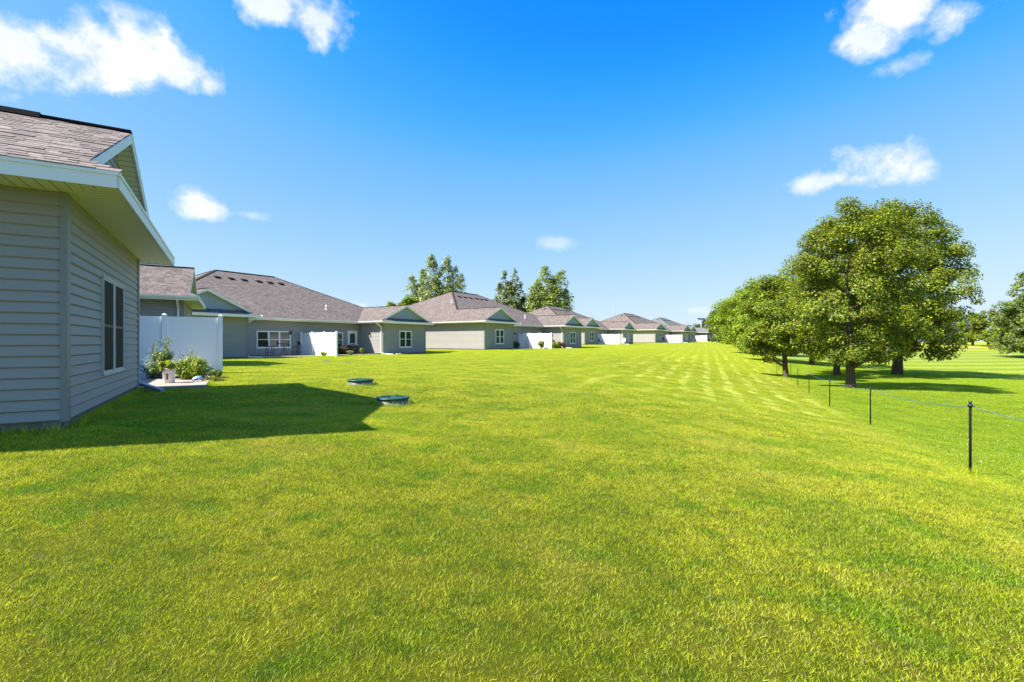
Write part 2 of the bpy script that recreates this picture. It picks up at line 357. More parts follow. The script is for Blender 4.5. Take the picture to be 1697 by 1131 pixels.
def blade_material():
    m = bpy.data.materials.new('grass_blade'); m.use_nodes = True; t = m.node_tree; t.nodes.clear(); L = t.links.new
    out = N(t, 'ShaderNodeOutputMaterial'); c = turf_colour(t, True)
    b = N(t, 'ShaderNodeBsdfPrincipled'); b.inputs['Roughness'].default_value = .5; b.inputs['Specular IOR Level'].default_value = .22; L(c, b.inputs['Base Color'])
    tr = N(t, 'ShaderNodeBsdfTranslucent'); g = N(t, 'ShaderNodeMix', data_type='RGBA', blend_type='MULTIPLY'); g.inputs[0].default_value = 1; L(c, g.inputs[6]); g.inputs[7].default_value = (1.5,1.5,.8,1)
    L(g.outputs[2], tr.inputs['Color']); mx = N(t, 'ShaderNodeMixShader'); mx.inputs[0].default_value = .40
    L(b.outputs[0], mx.inputs[1]); L(tr.outputs[0], mx.inputs[2]); L(mx.outputs[0], out.inputs[0]); return m
def lawn_material():
    m = bpy.data.materials.new('lawn_turf'); m.use_nodes = True; t = m.node_tree; b = t.nodes['Principled BSDF']; L = t.links.new
    c = turf_colour(t, False)
    g = N(t, 'ShaderNodeNewGeometry')
    nz = N(t, 'ShaderNodeTexNoise'); nz.inputs['Scale'].default_value = 12; nz.inputs['Detail'].default_value = 8; nz.inputs['Roughness'].default_value = .8; L(g.outputs['Position'], nz.inputs['Vector'])
    mx = N(t, 'ShaderNodeMix', data_type='RGBA', blend_type='MULTIPLY'); mx.inputs[0].default_value = 1; L(c, mx.inputs[6])
    cb = N(t, 'ShaderNodeCombineXYZ'); sp = N(t, 'ShaderNodeSeparateXYZ'); L(g.outputs['Position'], sp.inputs[0]); mr = N(t, 'ShaderNodeMapRange'); mr.inputs[1].default_value = 12; mr.inputs[2].default_value = 46; mr.inputs[3].default_value = .26; mr.inputs[4].default_value = .74
    L(M(t, 'SQRT', M(t, 'ADD', M(t, 'MULTIPLY', sp.outputs[0], sp.outputs[0]), M(t, 'MULTIPLY', sp.outputs[1], sp.outputs[1]))), mr.inputs[0])    # bare thatch shows where single blades are built
    f = M(t, 'MULTIPLY', M(t, 'MULTIPLY_ADD', nz.outputs[0], 1.5, .15), mr.outputs[0])
    for i in range(3): L(f, cb.inputs[i])
    L(cb.outputs[0], mx.inputs[7]); L(mx.outputs[2], b.inputs['Base Color'])
    b.inputs['Roughness'].default_value = .9; b.inputs['Specular IOR Level'].default_value = .1
    bp = N(t, 'ShaderNodeBump'); bp.inputs['Strength'].default_value = .7; bp.inputs['Distance'].default_value = .05; L(nz.outputs[0], bp.inputs['Height']); L(bp.outputs[0], b.inputs['Normal'])
    return m
blade_m = blade_material(); lawn_m = lawn_material()

# ------------------------------------------------------------------ terrain
U1 = (-.506, .862); U2 = (.56, .83); U4 = (.632, .775); U5 = (.604, .797)
# building: origin corner (front outer corner of its first wing), facade direction, ground height
A1 = (-5.33, 5.75)
HB = [dict(o=A1, u=U1, zg=.46), dict(o=(-21.27, 28.96), u=U2, zg=.38), dict(o=(-2.84, 50.0), u=U2, zg=.68),
      dict(o=(12.05, 80.0), u=U2, zg=1.05), dict(o=(32.36, 109.0), u=U4, zg=1.32), dict(o=(49.7, 135.0), u=U5, zg=1.5)]
W_, P_, H_, LEN = 5.35, 3.3, 8.7, 22.7
cps = [(-6.7,11.6,.45),(-6.3,9.6,.43),(-7.2,13.5,.45),(-8.5,17,.43),(0,-6,.0),(0,0,.06),(0,3,.05),(3,3,-.02),(5,1,-.2),(-3,3.5,.2),(-2,6.5,.30),(-2.4,9.8,.30),(-3.8,12.2,.44),(2,8,.1),(3.5,13,.1),(-9.9,29,.28),(0,20,.28),(6,20,.0),
       (-9,-2,.4),(-20,0,.45),(-20,15,.45),
       (6.2,6.5,-.28),(9.4,12.66,-.7),(11.5,17.4,-.85),(13.6,22.1,-.9),(15.7,26.6,-1.0),(18.2,25.9,-.92),(19.2,33.9,-1.0),(20.4,37,-1.02),(25.4,37.8,-1.1),(31.9,40,-1.2),
       (9,3,-.7),(12,7,-1.0),(25,15,-1.2),(40,25,-1.5),(55,45,-1.5),(60,60,-1.2),(45,60,-1.0),(90,70,-.8),(100,105,.35),(140,140,.8),(80,90,-.2),
       (12,35,.28),(8,45,.48),(18,52,.45),(15,70,.75),(29,62,-.1),(24,48,-.45),(38,88,.75),(33,85,.85),(48,112,1.15),(57,137,1.35),(40,100,1.1),(26,85,1.0),(70,170,1.45),
       (-40,60,.8),(-20,90,.9),(0,130,1.2),(0,250,1.4),(120,250,1.3),(-80,0,.6),(-80,150,1),(200,60,.2),(200,200,1.1),(50,-40,-1),(-50,-40,.4),(0,-40,0),(300,0,0),(-200,250,1.3),(250,400,1.4),(-100,500,1.4)]
for b in HB:
    ox, oy = b['o']; ux, uy = b['u']; vx, vy = uy, -ux
    for s in (0, 5.35, 11.3, 17.35, 22.7):
        for w in ((0,-8,-17,1.5) if b is not HB[0] or s > 3 else (0,-8,-17)): cps.append((ox+ux*s+vx*w, oy+uy*s+vy*w, b['zg']))
cp = np.array(cps)
def _phi(r2): return np.where(r2 > 1e-9, r2*np.log(r2+1e-12)*.5, 0)
def _warp(p):                                                   # compress far distances so that the spline stays calm
    r = np.hypot(p[..., 0], p[..., 1]); f = np.log1p(r/25)*25/(r+1e-6); return np.stack([p[..., 0]*f, p[..., 1]*f], -1)
_P = _warp(cp[:, :2]); _n = len(_P)
_K = _phi(((_P[:, None]-_P[None])**2).sum(-1)) + np.eye(_n)*.4
_A = np.block([[_K, np.ones((_n, 1)), _P], [np.ones((1, _n)), np.zeros((1, 3))], [_P.T, np.zeros((2, 3))]])
_w = np.linalg.lstsq(_A, np.concatenate([cp[:, 2], np.zeros(3)]), rcond=None)[0]
def terr(x, y):
    x = np.asarray(x, float); y = np.asarray(y, float); q = _warp(np.stack([x, y], -1)).reshape(-1, 2)
    out = np.empty(len(q))
    for i in range(0, len(q), 20000):
        qq = q[i:i+20000]; out[i:i+20000] = _phi(((qq[:, None]-_P[None])**2).sum(-1)) @ _w[:_n] + _w[_n] + qq @ _w[_n+1:]
    z = out.reshape(x.shape); r = np.hypot(x, y)
    k = np.clip((r-280)/220, 0, 1); z = z*(1-k) + 1.3*k
    return np.clip(z, -2.2, 1.6)
def gz(x, y): return float(terr([x], [y])[0])

def axis(lo, hi, d0, g):
    a = [0.0]; d = d0
    while a[-1] < hi: a.append(a[-1]+d); d *= g
    b = [0.0]; d = d0
    while b[-1] > lo: b.append(b[-1]-d); d *= g
    return np.array(sorted(set(a+b)))
gx = axis(-1500, 1500, .35, 1.025); gy = axis(-60, 3000, .35, 1.022)
GX, GY = np.meshgrid(gx, gy); GZ = terr(GX, GY)
nx, ny = len(gx), len(gy); idx = np.arange(nx*ny).reshape(ny, nx)
F = np.stack([idx[:-1, :-1], idx[:-1, 1:], idx[1:, 1:], idx[1:, :-1]], -1).reshape(-1, 4)
lawn = np_mesh('lawn', np.stack([GX, GY, GZ], -1).reshape(-1, 3), F, lawn_m, kind='structure')
lawn.data.polygons.foreach_set('use_smooth', [True]*len(F))

# ------------------------------------------------------------------ houses
KS = .485; OV = .6; RK = .27; WALLH = 2.82; FASC = .16
def make_window(root, x, y, z, w, h, rz, n=2, pane=glass, bars=True, scr=False, inset=.0):
    """double-hung units side by side; centre x,y on the wall line, z of the sill; local -y faces out"""
    fr = MB(); T = .065 if not scr else .022
    y0, y1 = -.045, .02
    fr.box((-w/2-T, y0, -T), (w/2+T, y1, 0)); fr.box((-w/2-T, y0, h), (w/2+T, y1, h+T))
    fr.box((-w/2-T, y0, .0), (-w/2, y1, h)); fr.box((w/2, y0, 0), (w/2+T, y1, h))
    uw = w/n
    for i in range(1, n): fr.box((-w/2+i*uw-.04, y0+.003, 0), (-w/2+i*uw+.04, y1, h))
    wm = frame_grey if scr else white
    o = fr.build('window', wm, root, loc=(x, y, z), rz=rz)
    sl = MB(); sl.box((-w/2-T-.02, -.065, -T-.03), (w/2+T+.02, .01, -T-.002)) if not scr else sl.box((-w/2-T, -.055, -T-.014), (w/2+T, .01, -T-.001)); sl.build('sill', wm, o)
    for i in range(n):
        a = -w/2+i*uw+(.04 if i else 0); b = -w/2+(i+1)*uw-(.04 if i < n-1 else 0)
        p = MB(); p.box((a+.028, -.026, .03), (b-.028, -.016, h-.03)); p.build('pane', pane, o)
        s_ = MB(); yy = -.034 if not scr else -.031
        s_.box((a+.002, yy, .002), (b-.002, -.015, .03)); s_.box((a+.002, yy, h-.03), (b-.002, -.015, h-.002))
        s_.box((a+.002, yy, .03), (a+.028, -.015, h-.03)); s_.box((b-.028, yy, .03), (b-.002, -.015, h-.03))
        if not scr: s_.box((a+.028, yy, h/2-.022), (b-.028, -.015, h/2+.022))
        s_.build('sash', wm, o)
        if scr:
            q = MB(); q.box((a+.028, -.0285, h*.5-.02), (b-.028, -.0265, h*.5+.02)); q.build('meeting_rail', sashm, o)
    return o
def make_door(root, x, y, z, w, h, rz=0):
    m = MB(); T = .09
    m.box((-w/2-T, -.045, 0), (-w/2, .02, h)); m.box((w/2, -.045, 0), (w/2+T, .02, h)); m.box((-w/2-T, -.045, h), (w/2+T, .02, h+T))
    m.box((-w/2, -.02, .02), (w/2, .0, h)); st = .13
    m.box((-w/2+.004, -.035, .03), (-w/2+st, -.02, h-.01)); m.box((w/2-st, -.035, .03), (w/2-.004, -.02, h-.01))
    m.box((-w/2+st, -.035, .03), (w/2-st, -.02, .32)); m.box((-w/2+st, -.035, h-.16), (w/2-st, -.02, h-.01)); m.box((-w/2+st, -.035, h*.45), (w/2-st, -.02, h*.45+.05))
    d = m.build('door', white, root, loc=(x, y, z), rz=rz)
    g = MB(); g.box((-w/2+st, -.026, .32), (w/2-st, -.0205, h*.45)); g.box((-w/2+st, -.026, h*.45+.05), (w/2-st, -.0205, h-.16)); g.build('pane', door_glass, d)
    k = MB(); k.box((-w/2+.04, -.06, h*.47), (-w/2+.075, -.035, h*.47+.12)); k.tube([(-w/2+.057, -.055, h*.5), (-w/2+.057, -.09, h*.5), (-w/2+.15, -.09, h*.5)], .011, 6); k.build('handle', zinc, d)
    s = MB(); s.box((-w/2-T, -.12, -.04), (w/2+T, .0, -.002)); s.build('threshold', concrete, d)
    return d
def make_lamp(root, x, y, z, rz):
    m = MB(); m.box((-.06, -.035, -.1), (.06, -.01, .1)); m.tube([(0, -.03, .06), (0, -.1, .1), (0, -.16, .06)], .012, 6)
    m.lathe([(0.0, .08), (.05, .06), (.085, -.01), (.065, -.04), (.06, -.2), (.03, -.22), (0, -.22)], (0, -.16, .0), 8)
    return m.build('wall_lamp', black, root, loc=(x, y, z), rz=rz)
def make_downspout(root, x, y, ze, zb, dirx, kick, matl=None, wrap=False):
    """at local wall point x,y on a wall whose outward direction is local dirx*X; falls from the gutter, kicks out along kick"""
    m = MB(); r = .045; ox = x + dirx*.07
    pts = [(x+dirx*(OV-.02), y, ze-.10), (x+dirx*(OV-.03), y, ze-.2), (ox, y, ze-.52), (ox, y, zb+.22)]
    kx, ky = kick; L_ = math.hypot(kx, ky)
    if wrap: pts += [(ox+.02, y-.24, zb+.14), (ox-.70, y-.66, zb+.04)]
    else: pts += [(ox+kx*.10, y+ky*.10, zb+.08), (ox+kx, y+ky, zb+.03)]
    for a, b in zip(pts[:-1], pts[1:]):
        a = Vector(a); b = Vector(b); d = (b-a).normalized()
        up = (0, 1, 0) if abs(d.z) > .3 else (0, 0, 1)
        m.beam(a-d*.02, b+d*.02, .085 if abs(d.z) > .3 else .085, .065, up=up)
    return m.build('downspout', matl or white, root)

def house(i, label, near=False, lp=glass, rp=glass, side_window=False, wing_windows=True, end_cut=0, roofm=None, pipes=(), hipvent=True, facade=((2.36, 5.15, 0.0), (7.37, 10.19, 0.0)), doors=(.75, 11.22), kickfar=False):
    d = HB[i]; ux, uy = d['u']; vx, vy = uy, -ux; rz = math.atan2(uy, ux); ox, oy = d['o']
    zg = d['zg']
    root = empty('duplex_house', (ox-P_*vx, oy-P_*vy, zg), rz, label=label, cat='house', group='grey sided duplex houses along the lawn')
    W, P, H, L, o, r, k = W_, P_, H_, LEN, OV, RK, KS
    roofm = roofm or shingle
    zs = .10; zt = WALLH; ze = WALLH+FASC; B = 2*H
    G = lambda s, w, z=0: (s, -w, z)                            # plan coordinates (along facade, outward) -> local
    # walls
    lines = [((0,-B),(0,P)), ((0,P),(W,P)), ((W,P),(W,0)), ((W,0),(L-W,0)), ((L-W,0),(L-W,P)), ((L-W,P),(L,P)), ((L,P),(L,-B)), ((L,-B),(0,-B))]
    wl = MB()
    for a, b in lines:
        A, Bq = G(*a)[:2], G(*b)[:2]; wl.lap(A, Bq, zs, zt)
    if near:                                                    # overlaps where one length of siding laps the next
        q_ = np.random.default_rng(4)
        for _ in range(26):
            kk = int(q_.integers(0, 21)); z = zs+.127*kk
            if _ % 2: yy = -P+q_.uniform(.4, 5); wl.hexa([(-.0245,yy,z+.012),(-.0245,yy+.5,z+.017),(0,yy+.5,z+.017),(0,yy,z+.012),(-.0055,yy,z+.125),(-.0055,yy+.5,z+.125),(0,yy+.5,z+.125),(0,yy,z+.125)])
    wl.build('wall', siding, root)
    fo = MB()
    for a, b in lines:
        A = Vector(G(*a)[:2]); Bq = Vector(G(*b)[:2]); dd = (Bq-A).normalized(); n = Vector((dd.y, -dd.x))
        A2 = A-n*.03; B2 = Bq-n*.03; A3 = A-n*.2; B3 = Bq-n*.2
        fo.hexa([(A2.x,A2.y,-1.6),(B2.x,B2.y,-1.6),(B3.x,B3.y,-1.6),(A3.x,A3.y,-1.6),(A2.x,A2.y,zs+.02),(B2.x,B2.y,zs+.02),(B3.x,B3.y,zs+.02),(A3.x,A3.y,zs+.02)])
    fo.build('foundation', found_m, root)
    # corner boards (outside corners)
    for (s, w, ds, dw) in ((0,P,-1,1),(W,P,1,1),(L-W,P,-1,1),(L,P,1,1),(0,-B,-1,-1),(L,-B,1,-1)):
        c = MB(); t_ = .031; wd = .12
        s0, s1 = (s-wd, s+t_) if ds > 0 else (s-t_, s+wd); w0, w1 = (w, w+t_) if dw > 0 else (w-t_, w)
        c.box((s0, -w1, zs-.005), (s1, -w0, zt)); 
        wd = .035 if near else wd; sa, sb = (s+.002, s+t_-.0005) if ds > 0 else (s-t_+.0005, s-.002); wa, wb = (w-wd, w) if dw > 0 else (w, w+wd)
        c.box((sa, -wb, zs-.005), (sb, -wa, zt)); c.build('corner_board', trim_grey, root)
    # gable triangles
    for s0 in (0, L-W):
        g = MB(); za = ze+k*o+.01; zp = ze + k*(W/2+o)-.02; e = .127; z = za-.05
        while z < zp-.02:
            z2 = min(z+e, zp); 
            f0 = max(0, (z-(ze+k*o))/k); f1 = (z2-(ze+k*o))/k
            f0 = min(max(f0, 0), W/2); f1 = min(max(f1, 0), W/2)
            g.face([G(s0+f0, P+.02, z), G(s0+W-f0, P+.02, z), G(s0+W-f1, P+.004, z2), G(s0+f1, P+.004, z2)])
            g.face([G(s0+f0, P, z), G(s0+W-f0, P, z), G(s0+W-f0, P+.02, z), G(s0+f0, P+.02, z)])
            z = z2
        g.build('gable', gable_m, root)
    # roof
    rf = MB(); Z = lambda dist: ze + .012 + k*dist
    def poly(pts, zf, ud):
        P3 = [G(s, w, zf(s, w)) for s, w in pts]; c = math.sqrt(1+k*k)
        uv = [((w if ud == 's' else s), c*(zf(s, w)-ze)/k + 3) for s, w in pts]
        rf.face(P3, uv)
    zl = lambda s, w: Z(s+o); zr = lambda s, w: Z(L+o-s); zf_ = lambda s, w: Z(-w+o); zbk = lambda s, w: Z(w+B+o)
    cut = end_cut
    poly([(-o,-B-o),(-o,P+o),(-r,P+r),(W/2,P+r),(W/2,-W/2),(H,-H)][::-1], zl, 's')
    poly([(L+o,-B-o),(L-H,-H),(L-W/2,-W/2),(L-W/2,P+r),(L+r,P+r),(L+o,P+o)][::-1], zr, 's')
    poly([(H,-H),(W/2,-W/2),(W+o,o),(L-W-o,o),(L-W/2,-W/2),(L-H,-H)], zf_, 'w')
    poly([(H,-H),(L-H,-H),(L+o,-B-o),(-o,-B-o)], zbk, 'w')
    poly([(W/2,-W/2),(W/2,P+r),(W+r,P+r),(W+o,P+o),(W+o,o)], lambda s, w: Z(W+o-s), 's')
    s1 = L-W
    poly([(L-W/2,-W/2),(L-W-o,o),(L-W-o,P+o),(L-W-r,P+r),(L-W/2,P+r)], lambda s, w: Z(s-(L-W)+o), 's')
    for s0 in (0, L-W):
        poly([(s0-o,P+o),(s0+W+o,P+o),(s0+W,P),(s0,P)], lambda s, w: Z(P+o-w), 'w')
    if near:                                                    # the near roof is close enough to show every tab
        rr = np.random.default_rng(3); e = .127; c = math.sqrt(1+k*k)
        def course(sa, sb, za, zb, wmin, wmaxf, flip=False):
            w = wmin + rr.uniform(0, .2); wm = wmaxf
            while w < wm:
                wd = rr.choice([.09, .13, .17, .22, .28]); w2 = min(w+wd, wm)
                th = .007 if rr.random() < .5 else .014; tn = rr.uniform(.72, 1.18)*(1.06 if th > .01 else .95)
                dz = rr.uniform(-.008, .008)
                p = [(sa-dz, w+.002, za+th), (sa-dz, w2-.002, za+th), (sb, w2-.002, zb+.003), (sb, w+.002, zb+.003)]
                q = [tuple(G(*a)) for a in p]; uv = [(tn, 0)]*4
                rf.cur = 1; rf.face(q[::-1], uv); b0 = [tuple(G(a[0], a[1], a[2]-th)) for a in p[:2]]
                rf.face([q[0], q[1], b0[1], b0[0]], uv); rf.face([q[1], q[2], tuple(G(sb, w2-.002, zb)), b0[1]], uv); rf.face([q[3], q[0], b0[0], tuple(G(sb, w+.002, zb))], uv)
                w = w2
            rf.cur = 0
        n = int((W/2+o)/e)+1
        for j in range(n):
            sa = -o-.015+j*e; sb = min(sa+e+.02, W/2)
            wm = P+r-.005 if sa > -r else P - sa
            course(sa, sb, Z(sa+o), Z(sb+o), -3.0, wm)
    roof = rf.build('roof', [roofm, tabm], root)
    # ridge and hip caps
    cp_ = MB()
    def cap(a, b, wd=.3, th=.03): cp_.beam(Vector(a)+Vector((0,0,th*.3)), Vector(b)+Vector((0,0,th*.3)), wd, th)
    cap(G(H,-H,Z(H+o)), G(L-H,-H,Z(H+o)))
    for s0 in (0, L-W): cap(G(s0+W/2,-W/2,Z(W/2+o)), G(s0+W/2,P+r,Z(W/2+o)), .22, .02)
    for a, b in (((H,-H),(W/2,-W/2)), ((L-H,-H),(L-W/2,-W/2))): cap(G(*a,Z(H+o)), G(*b,Z(W/2+o)), .24, .02)
    for a, b in (((H,-H),(-o,-B-o)), ((L-H,-H),(L+o,-B-o))): cap(G(*a,Z(H+o)), G(*b,Z(0)), .24, .02)
    cp_.build('ridge_cap', roofm, roof)
    if near:
        rv = MB()
        s0 = W/2; 
        rv.hexa([G(s0-.16,-3,Z(W/2+o)-.05),G(s0-.16,P-.85,Z(W/2+o)-.05),G(s0+.16,P-.85,Z(W/2+o)-.05),G(s0+.16,-3,Z(W/2+o)-.05),
                 G(s0-.13,-3,Z(W/2+o)+.035),G(s0-.13,P-.85,Z(W/2+o)+.035),G(s0+.13,P-.85,Z(W/2+o)+.035),G(s0+.13,-3,Z(W/2+o)+.035)])
        rv.build('ridge_vent', ventm, roof)
    def vent(s, w, z, sd):
        m = MB(); 
        P8 = []
        for (a, b, c) in ((-.22,-.24,0),(.22,-.24,0),(.22,.2,0),(-.22,.2,0),(-.22,-.24,.12),(.22,-.24,.12),(.22,.2,.05),(-.22,.2,.05)):
            # b: down the slope negative
            if sd == 'f': P8.append(G(s+a, w-b, z+b*k+c))
            else: P8.append(G(s+b, w+a, z+b*k+c))
        m.hexa(P8); m.build('roof_vent', ventm, roof)
    wv = -H+1.75; cs = L/2
    for ds in (-3.3, -2.15, -1.05, .3, 1.35, 2.4): vent(cs+ds, wv, Z(-wv+o), 'f')
    if hipvent: vent(H-1.5, -H+.2, Z(H-1.5+o), 'l')
    for (s, w, hgt) in pipes:
        m = MB(); z = Z(-w+o) if s > W/2 else Z(s+o); m.tube([G(s,w,z-.1), G(s,w,z+hgt)], .055, 8); m.lathe([(.13,-.02),(.06,.06)], G(s,w,z), 8); m.build('vent_pipe', pipe_m, roof)
    # rake boards + rake soffit
    for s0 in (0, L-W):
        for sg in (0, 1):
            S = lambda f: s0+f if sg == 0 else s0+W-f
            zz = lambda f: ze + k*(f+o)
            m = MB(); f0 = -r; f1 = W/2; w1 = P+r; w0 = w1-.02
            m.hexa([G(S(f0),w0,zz(f0)-FASC+.02),G(S(f1),w0,zz(f1)-FASC),G(S(f1),w1,zz(f1)-FASC),G(S(f0),w1,zz(f0)-FASC+.02),
                    G(S(f0),w0,zz(f0)+.004),G(S(f1),w0,zz(f1)+.004),G(S(f1),w1,zz(f1)+.004),G(S(f0),w1,zz(f0)+.004)])
            # drip edge
            m.hexa([G(S(f0),w1,zz(f0)-.03),G(S(f1),w1,zz(f1)-.03),G(S(f1),w1+.008,zz(f1)-.03),G(S(f0),w1+.008,zz(f0)-.03),
                    G(S(f0),w1,zz(f0)+.004),G(S(f1),w1,zz(f1)+.004),G(S(f1),w1+.008,zz(f1)+.004),G(S(f0),w1+.008,zz(f0)+.004)])
            m.build('rake_board', white, root)
            q = MB(); c = math.sqrt(1+k*k)
            q.face([G(S(0),P,zz(0)-FASC+.03), G(S(f1),P,zz(f1)-FASC+.03), G(S(f1),w0,zz(f1)-FASC+.03), G(S(0),w0,zz(0)-FASC+.03)], [(0,0),(c*W/2,0),(c*W/2,.3),(0,.3)])
            q.build('rake_soffit', soffit, root)
    # fascia: all eaves
    loop = [(-o,-B-o),(-o,P+o),(W+o,P+o),(W+o,o),(L-W-o,o),(L-W-o,P+o),(L+o,P+o),(L+o,-B-o)]
    fa = MB(); sf = MB()
    inner = [(0,-B),(0,P),(W,P),(W,0),(L-W,0),(L-W,P),(L,P),(L,-B)]
    n = len(loop)
    for j in range(n):
        a, b = loop[j], loop[(j+1) % n]; ia, ib = inner[j], inner[(j+1) % n]
        A = Vector(G(*a)[:2]); Bq = Vector(G(*b)[:2]); dd = (Bq-A).normalized(); nn_ = Vector((dd.y, -dd.x))
        for (off0, off1, z0, z1) in ((-.022, 0, zt-.02, ze), (0.0005, .012, ze-.035, ze+.006)):
            Q = [A+nn_*off0, Bq+nn_*off0, Bq+nn_*off1, A+nn_*off1]
            # mitre: extend ends a little so that boards meet
            fa.hexa([(p.x,p.y,z0) for p in Q]+[(p.x,p.y,z1) for p in Q])
        ln = (Bq-A).length; ta = abs((Vector(G(*ia)[:2])-A).dot(dd)); tb = ln-abs((Vector(G(*ib)[:2])-Bq).dot(dd))
        ta = (Vector(G(*ia)[:2])-A).dot(dd); tb = (Vector(G(*ib)[:2])-A).dot(dd)
        sf.face([G(*a,zt), G(*ia,zt), G(*ib,zt), G(*b,zt)], [(0,0),(ta,o),(tb,o),(ln,0)])
    fa.build('fascia', white, root); sf.build('soffit', soffit, root)
    # gutters on the facade eave, the inner wing eaves and the side eaves
    def gutter(a, b):
        A = Vector(G(*a)[:2]); Bq = Vector(G(*b)[:2]); dd = (Bq-A).normalized(); nn_ = Vector((dd.y, -dd.x))
        m = MB(); prof = [(.014, ze-.12), (.075, ze-.12), (.115, ze-.06), (.12, ze-.004), (.105, ze-.004), (.1, ze-.055), (.014, ze-.055)]
        for q in range(len(prof)):
            p0, p1 = prof[q], prof[(q+1) % len(prof)]
            X = [A+nn_*p0[0], Bq+nn_*p0[0], Bq+nn_*p1[0], A+nn_*p1[0]]; Zs = [p0[1], p0[1], p1[1], p1[1]]
            m.face([(x.x, x.y, z) for x, z in zip(X, Zs)][::-1])
        m.face([((A+nn_*p[0]).x, (A+nn_*p[0]).y, p[1]) for p in prof]); m.face([((Bq+nn_*p[0]).x, (Bq+nn_*p[0]).y, p[1]) for p in prof[::-1]])
        m.build('gutter', white, root)
    gutter((W+o, P+o), (W+o, o+.13)); gutter((W+o, o), (L-W-o, o)); gutter((L-W-o, o+.13), (L-W-o, P+o))
    if not near: gutter((-o, -B-o), (-o, P+o))
    # downspouts near the front corner of each wing, on the inner side wall
    make_downspout(root, W, -(P-.17), ze, (0 if i else -.02), 1, (1.0, -.1) if not kickfar else (.75, -.25), zinc if near else None, wrap=near)
    make_downspout(root, L-W, -(P-.17), ze, 0, -1, (.25, -1.3))
    # openings
    wz = .72 if near else .70
    for (s0, pm) in ((0, lp), (L-W, rp)):
        if near and s0 == 0: make_window(root, W/2+.02, -P, .56, 1.66, 1.47, 0, 2, screen, scr=True)
        else: make_window(root, s0+W/2+.02, -P, .66, 1.42, 1.44, 0, 2, pm)
    for (a, b, _) in facade: make_window(root, (a+b)/2, 0, .70, (b-a)-.13, 1.22, 0, 3, glass)
    for s in doors: make_door(root, s, 0, .03, .86, 2.03)
    for s in (1.5, 10.45): make_lamp(root, s if s < 6 else s, 0, 1.93, 0)
    make_lamp(root, L-W, -1.55, 1.93, -math.pi/2)
    if side_window:
        make_window(root, 0, 7.4, .62, .8, 1.4, -math.pi/2, 1, glass_teal)
        for q in range(3):
            m = MB(); m.box((-.07,-.03,-.07),(.07,.0,.07)); m.build('wall_vent', trim_grey, root, loc=(0, 4.6+.55*q, 2.35), rz=-math.pi/2)
    return root, G
W2F = lambda d, s, w: (d['o'][0]+d['u'][0]*s+d['u'][1]*(w-P_), d['o'][1]+d['u'][1]*s-d['u'][0]*(w-P_))   # plan of a house -> world
S = W_; pipesH = ((9.0, -1.9, .5),)
# facade spans are measured from the wing's inner corner
def sh(lst): return tuple((a+W_, b+W_, c) for a, b, c in lst)
house(0, 'nearest grey house at the left edge of the photo, its eave and window close up', near=True, hipvent=False, facade=sh(((1.9,4.6,0),(7.4,10.1,0))), doors=(W_+.75, W_+11.22), kickfar=True)
house(1, 'brown roofed duplex with the bar table and stools outside its wide window', facade=sh(((2.36,5.15,0),(7.37,10.19,0))), doors=(W_+.75, W_+11.22), pipes=((W_+9.6,-1.6,.45),), hipvent=False)
house(2, 'duplex with the long sunlit blank side wall right of the stool patio house', lp=glass_teal, rp=glass_teal, side_window=True, facade=sh(((2.0,4.8,0),(7.37,10.19,0))), doors=(W_+.75, W_+11.22), pipes=((W_+10.0,-1.5,.45),(3.9,-4.6,.3)), hipvent=False)
house(3, 'third duplex along the lawn, with the white satellite dish at its far wing', lp=glass_teal, facade=sh(((2.0,4.8,0),(7.37,10.19,0))), doors=(W_+.75, W_+11.22), pipes=((W_+10.0,-1.5,.45),))
house(4, 'fourth duplex along the lawn, next to last, with a chair at its patio fence', facade=sh(((2.0,4.8,0),(7.37,10.19,0))), doors=(W_+.75, W_+11.22), pipes=((W_+10.0,-1.5,.45),))
house(5, 'farthest duplex of the row, small against the trees at the lawn end', facade=sh(((2.0,4.8,0),(7.37,10.19,0))), doors=(W_+.75, W_+11.22), roofm=shingle_grey)

# patios, one slab at each end of the recess
for i, d in enumerate(HB):
    ux, uy = d['u']; rz = math.atan2(uy, ux); names = ['nearest house', 'stool patio house', 'long blank wall house', 'satellite dish house', 'next to last house', 'farthest house']
    for j, (a, b, w1) in enumerate(((W_+.06, W_+5.85, 4.55 if i == 0 else 3.2), (W_+6.15, LEN-W_-.06, 3.0))):
        p = W2F(d, a, w1); m = MB(); ln = b-a
        m.box((0, 0, -.5), (ln, w1-.03, .045))
        m.build('patio', concrete, None, loc=(p[0], p[1], d['zg']), rz=rz, kind='structure')

